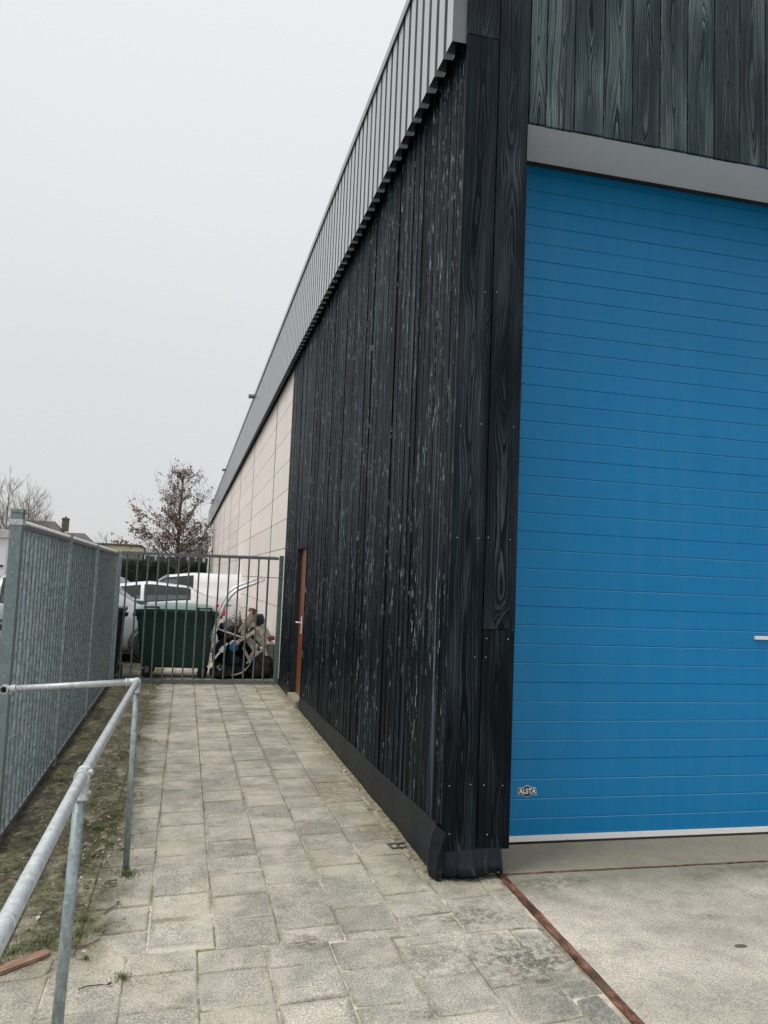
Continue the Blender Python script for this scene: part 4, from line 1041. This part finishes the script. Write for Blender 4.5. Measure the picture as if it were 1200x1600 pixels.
# planks: centre, length, width, thickness, rotation about y (in the picture plane), yaw, material
pg = 'broken planks in the scrap heap'
pl = [((1.045, 12.70, .60), .36, .07, .022, 42, 8, 'grey_wood', 'broad grey plank end in the middle of the heap'),
      ((.985, 12.66, .66), .30, .05, .020, -33, -5, 'tan_wood', 'tan batten lying across the middle of the heap'),
      ((1.02, 12.70, .70), .34, .045, .018, -36, 4, 'red_brick', 'dark reddish batten just above the tan batten'),
      ((.975, 12.80, .86), .32, .075, .024, -60, 10, 'tan_wood', 'tan board standing steeply near the top of the heap'),
      ((1.085, 12.68, .50), .26, .065, .020, 52, -6, 'grey_wood', 'grey board sloping down to the right below the battens'),
      ((1.20, 12.72, .62), .28, .11, .02, 50, 12, 'grey_wood', 'wide pale grey board on the right of the heap'),
      ((1.28, 12.80, .72), .26, .12, .022, 58, -10, 'grey_wood', 'grey board leaning towards the wall at the top right'),
      ((1.13, 12.66, .36), .34, .03, .02, -42, 0, 'grey_wood', 'thin grey lath low on the right of the heap'),
      ((1.00, 12.64, .38), .26, .04, .018, 62, 5, 'grey_wood', 'narrow grey lath pointing down beside the navy tub'),
      ((1.16, 12.75, .78), .24, .05, .02, 38, 15, 'tan_wood', 'short tan offcut under the dark rags')]
extra = ['pale slat poking out left of the beige block', 'short dark slat under the bent frame', 'thin pale strip above the blue bucket', 'grey offcut at the right above the black sack', 'pale batten end beside the grey can', 'short tan slat over the black sack', 'narrow grey slat leaning on the beige block', 'dark board end behind the bent frame']
epos = [((.93, 12.7, .80), .22, .03, .012, -50, 5, 'grey_wood'), ((.80, 12.72, .66), .22, .035, .014, 18, 0, 'red_brick'), ((.88, 12.6, .58), .24, .016, .010, -38, 0, 'tan_wood'), ((1.27, 12.7, .48), .24, .045, .016, 70, 0, 'grey_wood'),
        ((1.33, 12.72, .60), .18, .04, .016, 35, 0, 'tan_wood'), ((1.10, 12.62, .44), .22, .03, .014, -62, 0, 'tan_wood'), ((1.02, 12.8, .93), .26, .028, .012, -72, 0, 'grey_wood'), ((.70, 12.9, .82), .20, .06, .02, -65, 0, 'grey_wood')]
pl += [e+(t_,) for e, t_ in zip(epos, extra)]
for c, L, W_, Th, ry, rz, mt, lb in pl:
    b = MB(); b.box((-L/2, -Th/2, -W_/2), (L/2, Th/2, W_/2), bev=.003); o = b.build('broken_plank', M[mt]); o.location = c; o.rotation_euler = (R(rs.uniform(-8, 8)), R(ry), R(rz)); tag(o, lb, 'plank', pg)
for c, ry, lb in (((1.085, 12.95, 1.045), 20, 'dark red brick on top of the beige block'), ((1.36, 12.78, .63), -15, 'dark red brick at the right edge of the heap by the wall')):
    b = MB(); b.box((-.05, -.09, -.032), (.05, .09, .032), bev=.005); o = b.build('brick', M['red_brick']); o.location = c; o.rotation_euler = (0, R(ry), R(12)); tag(o, lb, 'brick', 'bricks in the scrap heap')
b = MB(); b.box((-.055, -.05, -.10), (.055, .05, .10), bev=.006); o = b.build('beige_block', M['beige']); o.location = (1.075, 12.96, .91); o.rotation_euler = (0, R(4), 0); tag(o, 'beige block standing on end under a dark red brick', 'block')
sack('black_rag', 'ragged black cloth sticking up near the top right of the heap', (1.19, 12.86, .88), (.075, .06, .12), 21.3, M['bag'], 'rag')
t = thing('grey_can', 'tall grey metal can standing in the heap against the pale wall', 'can', (1.385, 12.95, 0))
b = MB(); b.lathe([(0, .02), (.07, .02), (.075, .04), (.085, .50), (.09, .52), (.086, .53), (.08, .50), (.07, .05), (0, .05)], 24); b.build('can_body', M['pot_grey'], t)
b = MB(); b.lathe([(0, .535), (.09, .525), (.094, .51)], 24); b.build('can_lid', M['pot_grey'], t)
# weeds growing out of the heap
g = NT('weed_green', 0.7); g.col(g.mix(g.noise(g.pos(), 20, 3), (0.07, 0.10, 0.03), (0.22, 0.21, 0.10))); M['weed'] = g.m
t = MB()
for i in range(26):
    x = .86+rs.gauss(0, .05); y = 12.9+rs.gauss(0, .03); h = rs.uniform(.10, .38); dx = rs.gauss(0, .05)
    t.tube([(x, y, .74), (x+dx*.4, y, .74+h*.6), (x+dx, y, .74+h)], [.0035, .0025, .001], 4)
    for k in range(7):
        zz = .76+h*rs.random(); a = rs.uniform(0, 6.3); L = rs.uniform(.012, .03)
        p0 = Vector((x+dx*(zz-.74)/h, y, zz)); d = Vector((math.cos(a), math.sin(a)*.5, rs.uniform(-.3, .6)))*L; s_ = Vector((0, .0, .008))
        t.mesh([p0, p0+d*.6+s_, p0+d*1.2, p0+d*.6-s_], [(0, 1, 2, 3)])
tag(t.build('weed', M['weed'], fix=False), 'straggly green weed growing up through the scrap heap', 'weed')

# ------------------------------------------------------------------ trees
g = NT('bark', 0.9); g.col(g.mix(g.noise(g.map(g.pos(), (1, 1, .3)), 14, 5), (0.055, 0.045, 0.038), (0.13, 0.11, 0.095))); M['bark'] = g.m
g = NT('pale_bark', 0.9); g.col(g.mix(g.noise(g.pos(), 6, 5), (0.16, 0.14, 0.125), (0.30, 0.28, 0.26))); M['pale_bark'] = g.m
g = NT('dead_oak_leaves', 0.8); r = g.attr('rnd').outputs['Fac']
g.col(g.ramp(r, (0, (0.065, 0.035, 0.022)), (0.55, (0.125, 0.078, 0.055)), (1, (0.24, 0.145, 0.105)))); M['oak_leaf'] = g.m
def branch(b, p, d, L, r, depth, rnd, tips, up_=.12, nseg=5, split=3, spread=.75, minr=.006):
    pts = [p]; rr = [r]; q = p.copy(); dd = d.copy()
    for i in range(nseg):
        dd = (dd+Vector((rnd.gauss(0, .11), rnd.gauss(0, .11), rnd.gauss(0, .07)+up_*.4))).normalized()
        q = q+dd*L/nseg; pts.append(q.copy()); rr.append(max(minr, r*(1-.75*(i+1)/nseg)))
    b.tube(pts, rr, 5 if r > .03 else 3, caps=False, smooth=True)
    if depth == 0: tips.extend(pts[1:]); return
    if depth == 1: tips.extend(pts[2:])
    for k in range(split):
        i = rnd.randint(1, nseg); base = pts[i]
        ax = Vector((rnd.gauss(0, 1), rnd.gauss(0, 1), rnd.gauss(0, .6))).normalized()
        nd = (dd+ax*spread).normalized()
        branch(b, base, nd, L*rnd.uniform(.45, .72), max(minr, rr[i]*.62), depth-1, rnd, tips, up_, max(3, nseg-1), split, spread, minr)
def oak():
    rnd = random.Random(5); root = thing('young_oak', 'young oak with straight trunk and a few brown leaves in front of the hedge', 'tree', (-.46, 47.6, -.03))
    b = MB(); tips = []
    H = 7.3; pts = [Vector((0.04*math.sin(z*1.1), 0.03*math.cos(z), z)) for z in [H*i/16 for i in range(17)]]
    b.tube(pts, [.15*(1-.93*i/16)**.8+.008 for i in range(17)], 8, caps=False)
    for k in range(46):
        t = rnd.uniform(.24, .97) if k > 8 else .22+.02*k
        z = H*t; a = k*2.4+rnd.uniform(-.4, .4)
        L = (2.75*(1-t)**.62+.35)*rnd.uniform(.75, 1.1)
        el = .30+.85*t
        d = Vector((math.cos(a)*math.cos(el), math.sin(a)*math.cos(el), math.sin(el)))
        branch(b, pts[min(16, int(t*16))].lerp(pts[min(16, int(t*16)+1)], t*16-int(t*16)), d, L, .045*(1-t)+.012, 2, rnd, tips, .10, 5, 4, .62, .0065)
    b.build('trunk', M['bark'], root)
    b = MB().layers()
    def leafc(c, n, sg):
        for _ in range(n):
            p = c+Vector((rnd.gauss(0, sg), rnd.gauss(0, sg), rnd.gauss(0, sg*.8))); s = rnd.uniform(.045, .095)
            u = Vector((rnd.gauss(0, 1), rnd.gauss(0, 1), rnd.gauss(0, 1))).normalized(); v = u.orthogonal().normalized(); r = rnd.random()
            for vv in b.mesh([p-u*s, p+v*s*.55, p+u*s, p-v*s*.55], [(0, 1, 2, 3)]): vv[b.rnd] = r
    for c in tips:
        t = c.z/H
        if t > .86: pr = .12
        elif t > .7: pr = .30
        else: pr = .55 if t > .55 else .70
        if c.x < -.2 and t < .45: pr = .9
        if noise.noise(c*1.1) < -.12: pr *= .45
        if rnd.random() < pr: leafc(c, rnd.randint(3, 7) if not (c.x < -.2 and t < .45) else rnd.randint(6, 11), .085)
    b.build('crown', M['oak_leaf'], root, fix=False)
oak()
def birch(label, loc, H, seed, n, spread=.5, fol=False, group='bare trees beyond the fence'):
    rnd = random.Random(seed); root = thing('bare_tree', label, 'tree', loc, 0, group)
    b = MB(); tips = []
    b.tube([(0, 0, z) for z in (0, H*.25, H*.5, H*.8, H*.98)], [.13, .10, .07, .03, .01], 6, caps=False)
    b.build('trunk', M['pale_bark'], root)
    b = MB()
    for k in range(n):
        t = rnd.uniform(.2, .92); a = rnd.uniform(0, 6.28); el = rnd.uniform(.75, 1.25)
        d = Vector((math.cos(a)*math.cos(el), math.sin(a)*math.cos(el), math.sin(el)))
        branch(b, Vector((0, 0, H*t*.85)), d, (H*.42)*(1.1-t*.75), .035*(1-t)+.012, 2, rnd, tips, .10, 5, 4, spread, .007)
    b.build('crown', M['pale_bark'], root)
birch('tallest bare tree at the left edge, its fine twigs above the first fence post', (-12.2, 60, 0), 7.9, 3, 34)
birch('bare tree just behind the first fence post, a little lower than its neighbour', (-11.2, 62, 0), 7.2, 4, 26)
birch('low bare bushy tree right of the first fence post', (-10.3, 64, 0), 5.6, 9, 22, .7)
birch('tiny bare tree showing over the middle of the fence rail', (-8.5, 92, 0), 5.9, 12, 14)

# ------------------------------------------------------------------ hedge
g = NT('hedge_leaf', 0.7); r = g.attr('rnd').outputs['Fac']; g.col(g.ramp(r, (0, (0.006, 0.012, 0.008)), (1, (0.022, 0.038, 0.022)))); M['hedge'] = g.m
HD = thing('hedge', 'dark clipped evergreen hedge across the back of the yard', 'hedge', (-4.5, 50, 0))
b = MB(); t = bmesh.new()
nx, nz = 70, 14
def hp(u, v, front=True): return None
vs = []; fs = []
prof = [(-.0, -.02), (-.03, .6), (-.05, 1.2), (-.03, 1.9), (.08, 2.18), (.35, 2.24), (.75, 2.22), (1.0, 2.1), (1.05, 1.2), (1.0, -.02)]
for i in range(nx+1):
    for (yy, zz) in prof:
        x = 5.72*i/nx; nn = noise.noise(Vector((x*2.2, yy*2, zz*2.2)))*.10
        vs.append((x+nn*.4, yy+nn, zz+nn*.8 if zz > .1 else zz))
m_ = len(prof)
for i in range(nx):
    for k in range(m_-1): q = i*m_+k; fs.append((q, q+1, q+m_+1, q+m_))
fs += [tuple(range(m_)), tuple(range(nx*m_, (nx+1)*m_))]
b.mesh(vs, fs); b.build('branches', M['hedge'], HD)
b = MB().layers(); rnd = random.Random(2)
for _ in range(5200):
    x = rnd.uniform(0, 5.75); e = rnd.random()
    if e < .55: y, z = -.06+rnd.gauss(0, .03), rnd.uniform(.6, 2.2)
    else: y, z = rnd.uniform(-.05, .9), 2.22+rnd.gauss(0, .04)
    if rnd.random() < .12: x = 5.72+rnd.gauss(0, .04); y = rnd.uniform(0, 1); z = rnd.uniform(.5, 2.2)
    p = Vector((x, y, z)); s = rnd.uniform(.025, .06); u = Vector((rnd.gauss(0, 1), rnd.gauss(0, 1), rnd.gauss(0, 1))).normalized(); v = u.orthogonal().normalized(); r = rnd.random()
    for vv in b.mesh([p-u*s, p+v*s*.6, p+u*s, p-v*s*.6], [(0, 1, 2, 3)]): vv[b.rnd] = r
b.build('leaves', M['hedge'], HD, fix=False)

# ------------------------------------------------------------------ far buildings
M['cream'] = simple('cream_fascia', (0.58, 0.52, 0.33), 0.7, 0, .12, 2); M['slat'] = simple('olive_slats', (0.17, 0.18, 0.14), 0.7, 0, .25, 3)
M['white_wall'] = simple('white_render', (0.76, 0.76, 0.76), 0.8, 0, .06, 1); M['dark_pane'] = simple('far_pane', (0.06, 0.08, 0.085), 0.15)
M['tile'] = simple('dark_roof_tiles', (0.11, 0.105, 0.095), 0.85, 0, .25, 5, .4, 20); M['chim'] = simple('mossy_brick', (0.13, 0.115, 0.08), 0.9, 0, .35, 8)
M['roof_grey'] = simple('grey_roof', (0.09, 0.09, 0.085), .8); M['wall_brick'] = simple('far_brick', (0.20, 0.13, 0.10), .9)
t = thing('flat_roofed_building', 'flat roofed building with a cream fascia over olive slats beyond the hedge', 'building', (-7.4, 60, 0))
b = MB(); b.box((0, .1, 0), (4.12, 8, 2.9)); b.build('wall', M['slat'], t)
b = MB()
for i in range(34): b.box((.06+i*.121, .04, .3), (.10+i*.121, .11, 2.9))
b.build('slats', simple('pale_slat', (.34, .35, .27), .7), t)
b = MB(); b.box((-.05, 0, 2.9), (4.18, 8.1, 3.34)); b.build('fascia', M['cream'], t)
b = MB(); b.box((-.12, -.08, 3.35), (4.25, 8.2, 3.48)); b.build('roof', M['roof_grey'], t)
t = thing('white_building', 'low white building with a strip of dark windows behind the oak', 'building', (-3.15, 66, 0))
b = MB(); b.box((0, 0, 0), (8, 8, 3.45)); b.build('wall', M['white_wall'], t)
for i in range(7):
    x = .05+i*.80 if i < 3 else 2.75+(i-3)*.62
    wd = .74 if i < 3 else .50
    b = MB(); b.box((x, -.03, 2.33), (x+wd, .02, 2.86)); fr = b.build('window', M['white_wall'], t)
    b = MB(); b.box((x+.03, -.045, 2.37), (x+wd-.03, -.03, 2.83)); b.build('pane', M['dark_pane'], fr)
b = MB(); b.mesh([(2.6, -.3, 3.46), (8.3, -.3, 3.46), (8.3, 8.2, 3.46), (2.6, 8.2, 3.46), (3.3, 3.8, 4.25), (8.3, 3.8, 4.25)], [(0, 1, 5, 4), (2, 3, 4, 5), (0, 4, 3), (1, 2, 5), (0, 3, 2, 1)]); b.build('roof', M['tile'], t)
def house(label, loc, w_, d_, he, hr, chim=None, hip=0.0, group='houses beyond the fence'):
    t = thing('house', label, 'house', loc, 0, group)
    b = MB(); b.box((0, 0, 0), (w_, d_, he)); b.build('wall', M['wall_brick'], t)
    b = MB(); b.mesh([(-.2, -.2, he), (w_+.2, -.2, he), (w_+.2, d_+.2, he), (-.2, d_+.2, he), (hip, d_/2, hr), (w_-hip, d_/2, hr)], [(0, 1, 5, 4), (2, 3, 4, 5), (0, 4, 3), (1, 2, 5), (0, 3, 2, 1)]); rf = b.build('roof', M['tile'], t)
    if chim:
        b = MB(); x, ww, z = chim; b.box((x, d_/2-.3, hr-.8), (x+ww, d_/2+.3, z)); b.box((x-.04, d_/2-.34, z-.14), (x+ww+.04, d_/2+.34, z-.06)); b.tube([(x+ww/2, d_/2, z), (x+ww/2, d_/2, z+.12)], .09, 8); b.build('chimney', M['chim'], rf)
    for k in range(3):
        b = MB(); x = w_*(.15+.28*k); b.box((x, -.03, 1.0), (x+.9, .02, 2.1)); fr = b.build('window', M['white_wall'], t); b = MB(); b.box((x+.06, -.045, 1.06), (x+.84, -.03, 2.04)); b.build('pane', M['dark_pane'], fr)
house('house with a dark tiled roof and a mossy chimney left of the fence posts', (-15.2, 68, 0), 6.0, 7, 3.2, 5.45, (4.98, .5, 5.78), 1.6)
house('house with a lower dark hipped roof behind the middle of the fence', (-12.0, 72, 0), 4.7, 6, 3.0, 4.72, None, 1.5)
t = thing('white_shed', 'white flat roofed shed seen past the left of the first fence post', 'shed', (-14.5, 30, 0))
b = MB(); b.box((0, 0, 0), (8.45, 6, 2.55)); b.build('wall', M['white_wall'], t)
b = MB(); b.box((-.1, -.1, 2.56), (8.5, 6.1, 2.85)); b.build('roof', simple('pale_flashing', (.5, .5, .5), .6), t)
b = MB(); b.box((.1, -.03, 1.55), (8.4, -.004, 1.62)); b.build('trim_line', M['trim'], t)

# ------------------------------------------------------------------ small things on the ground
g = NT('offcut_timber', 0.8); p = g.pos(); v = g.noise(g.map(p, (4, 60, 60)), 3, 7, .75); g.col(g.ramp(v, (.32, (.09, .05, .03)), (.5, (.25, .145, .095)), (.68, (.48, .34, .25)))); g.bump(v, .4, .003)
b = MB(); b.prism([(-.125, -.016), (-.112, -.021), (-.118, -.027), (-.09, -.030), (.02, -.027), (.095, -.022), (.112, -.006), (.106, .014), (.085, .023), (.0, .024), (-.05, .021), (-.072, .016), (-.066, .010), (-.10, .007), (-.088, .001), (-.116, -.005)], 'z', 0.004, .017)
o = b.build('timber_offcut', g.m); o.location = (-.545, 3.615, 0); o.rotation_euler = (0, 0, R(38)); o.scale = (1.05, 1.1, 1); tag(o, 'reddish brown splintered timber offcut lying by the handrail', 'timber offcut')
g = NT('grass_blades', 0.75); r = g.attr('rnd').outputs['Fac']; g.col(g.ramp(r, (0, (.035, .055, .016)), (.6, (.085, .13, .035)), (1, (.26, .23, .10)))); M['grass'] = g.m
b = MB().layers(); rnd = random.Random(8)
def tuft(cx, cy, r_, n, h):
    for _ in range(n):
        a = rnd.uniform(0, 6.3); d = r_*abs(rnd.gauss(0, .5)); x, y = cx+math.cos(a)*d, cy+math.sin(a)*d*1.2; L = h*rnd.uniform(.4, 1.1); la = rnd.uniform(0, 6.3); ln = rnd.uniform(.3, 1.1)*L
        wdx, wdy = math.cos(la+1.57)*.0011, math.sin(la+1.57)*.0011; rr = rnd.random()
        vs = [(x-wdx, y-wdy, 0), (x+wdx, y+wdy, 0), (x+math.cos(la)*ln*.4+wdx*.8, y+math.sin(la)*ln*.4+wdy*.8, L*.7), (x+math.cos(la)*ln*.4-wdx*.8, y+math.sin(la)*ln*.4-wdy*.8, L*.7), (x+math.cos(la)*ln, y+math.sin(la)*ln, L*.8)]
        for v in b.mesh(vs, [(0, 1, 2, 3), (3, 2, 4)]): v[b.rnd] = rr
for c in ((-.142, 3.43, .045, 150, .022), (-.20, 4.55, .07, 280, .03), (-.43, 5.35, .15, 520, .03), (-.32, 5.05, .10, 260, .022), (-.40, 4.85, .10, 200, .02), (-.50, 3.80, .13, 420, .022), (-.60, 3.72, .10, 240, .02),
          (-.36, 4.0, .06, 120, .025), (-.30, 3.62, .03, 70, .018), (-.25, 4.95, .08, 160, .018), (-.52, 5.9, .14, 200, .02), (-.38, 6.4, .12, 150, .02), (-.45, 7.3, .15, 120, .02), (1.36, 5.6, .05, 60, .012), (1.38, 4.95, .05, 60, .012), (-.3, 11.9, .15, 120, .03), (.2, 12.0, .2, 120, .03), (-.80, 5.2, .10, 160, .03), (-.82, 6.6, .12, 150, .03), (-.84, 8.1, .12, 140, .035), (-.78, 4.7, .07, 110, .025), (-.35, 5.6, .12, 320, .025), (-.48, 4.4, .14, 300, .022), (-.28, 6.1, .10, 160, .02), (-.36, 3.85, .10, 240, .02), (-.84, 9.8, .12, 140, .04)):
    tuft(*c)
tag(b.build('grass', M['grass'], fix=False), 'short grass and moss tufts on the dirty strip under the handrail', 'grass', kind='stuff')
g = NT('litter', 0.85); r = g.attr('rnd').outputs['Fac']; g.col(g.ramp(r, (0, (.03, .02, .012)), (.45, (.12, .06, .035)), (.75, (.30, .20, .13)), (1, (.62, .58, .50)))); M['litter'] = g.m
b = MB().layers()
for _ in range(1900):
    k = rnd.random()
    if k < .62: x, y = rnd.gauss(-.42, .16), rnd.choice([rnd.gauss(5.1, .35), rnd.uniform(3.5, 9)])
    elif k < .85: x, y = rnd.gauss(-.68, .09), rnd.uniform(4.2, 11)
    else: x, y = rnd.uniform(-.7, 1.7), rnd.uniform(2.5, 8)
    if x > 1.4 and y > 4.2: continue
    s = rnd.choice([rnd.uniform(.002, .007), rnd.uniform(.003, .013)]) if k < .85 else rnd.uniform(.0015, .004); a = rnd.uniform(0, 6.3); r = rnd.random()
    u = Vector((math.cos(a), math.sin(a), rnd.uniform(-.2, .4)))*s; v = Vector((-math.sin(a), math.cos(a), rnd.uniform(-.3, .3)))*s*rnd.uniform(.3, .8); p = Vector((x, y, (.012 if k < .62 else .005)+s*.4))
    for vv in b.mesh([p-u, p-v*.9+u*.2, p+u, p+v+Vector((0, 0, s*.5))], [(0, 1, 2), (0, 2, 3)]): vv[b.rnd] = r
tag(b.build('leaf_litter', M['litter'], fix=False), 'crumbs of dead leaf and grit scattered along the fence foot and path', 'leaf litter', kind='stuff')
M['twig'] = simple('dark_twig', (.03, .024, .018), .85)
for pts, lb in ((((-.35, 3.70), (-.31, 3.73), (-.27, 3.78), (-.255, 3.84)), 'dark twig with a small leaf beside the handrail post'), (((-.30, 3.36), (-.27, 3.375), (-.22, 3.385), (-.19, 3.37)), 'curved thin dark twig nearest the grass tuft'),
                (((-.27, 4.05), (-.24, 4.12), (-.22, 4.16)), 'short straight twig on the slab beyond the handrail post'), (((-.24, 2.98), (-.21, 3.02), (-.17, 3.03)), 'small dark twig at the bottom edge of the view')):
    b = MB(); b.tube([(x, y, .006+.003*(i % 2)) for i, (x, y) in enumerate(pts)], [.0022]*(len(pts)-1)+[.001], 5)
    p = Vector((pts[-1][0], pts[-1][1], .008)); b.mesh([p, p+Vector((.012, .006, .004)), p+Vector((.004, .02, .006)), p+Vector((-.008, .008, 0))], [(0, 1, 2, 3)])
    tag(b.build('twig', M['twig'], fix=False), lb, 'twig', 'twigs lying on the paving')
b = MB(); b.lathe([(0, .003), (.018, .004), (.030, .0025), (.034, 0)], 9, 0, T((2.57, 3.30, .001))@Matrix.Diagonal((1, .55, 1, 1))); o = b.build('flat_stone', simple('dark_stone', (.12, .11, .09), .9, 0, .3, 30)); tag(o, 'small flat dark stone chip lying on the concrete apron', 'stone')
# small iron gully cover beside the membrane
b = MB()
for a, c in (((-.06, -.045, -.002), (.06, -.030, .010)), ((-.06, .030, -.002), (.06, .045, .010)), ((-.06, -.030, -.002), (-.045, .030, .009)), ((.045, -.030, -.002), (.06, .030, .009)), ((-.012, -.03, -.002), (.004, .03, .008))): b.box(a, c, bev=.003)
o = b.build('gully_cover', simple('old_iron', (.10, .095, .075), .85, .1, .5, 30, .6)); o.location = (1.355, 4.83, 0); o.rotation_euler = (0, 0, .15); tag(o, 'small corroded iron gully cover in the paving beside the wall foot', 'gully cover')
b = MB(); b.box((-.022, -.008, .002), (.022, .008, .014), bev=.003); o = b.build('white_chip', M['white']); o.location = (1.395, 6.72, 0); o.rotation_euler = (0, 0, R(55)); tag(o, 'small white plastic chip lying at the foot of the membrane', 'plastic chip')
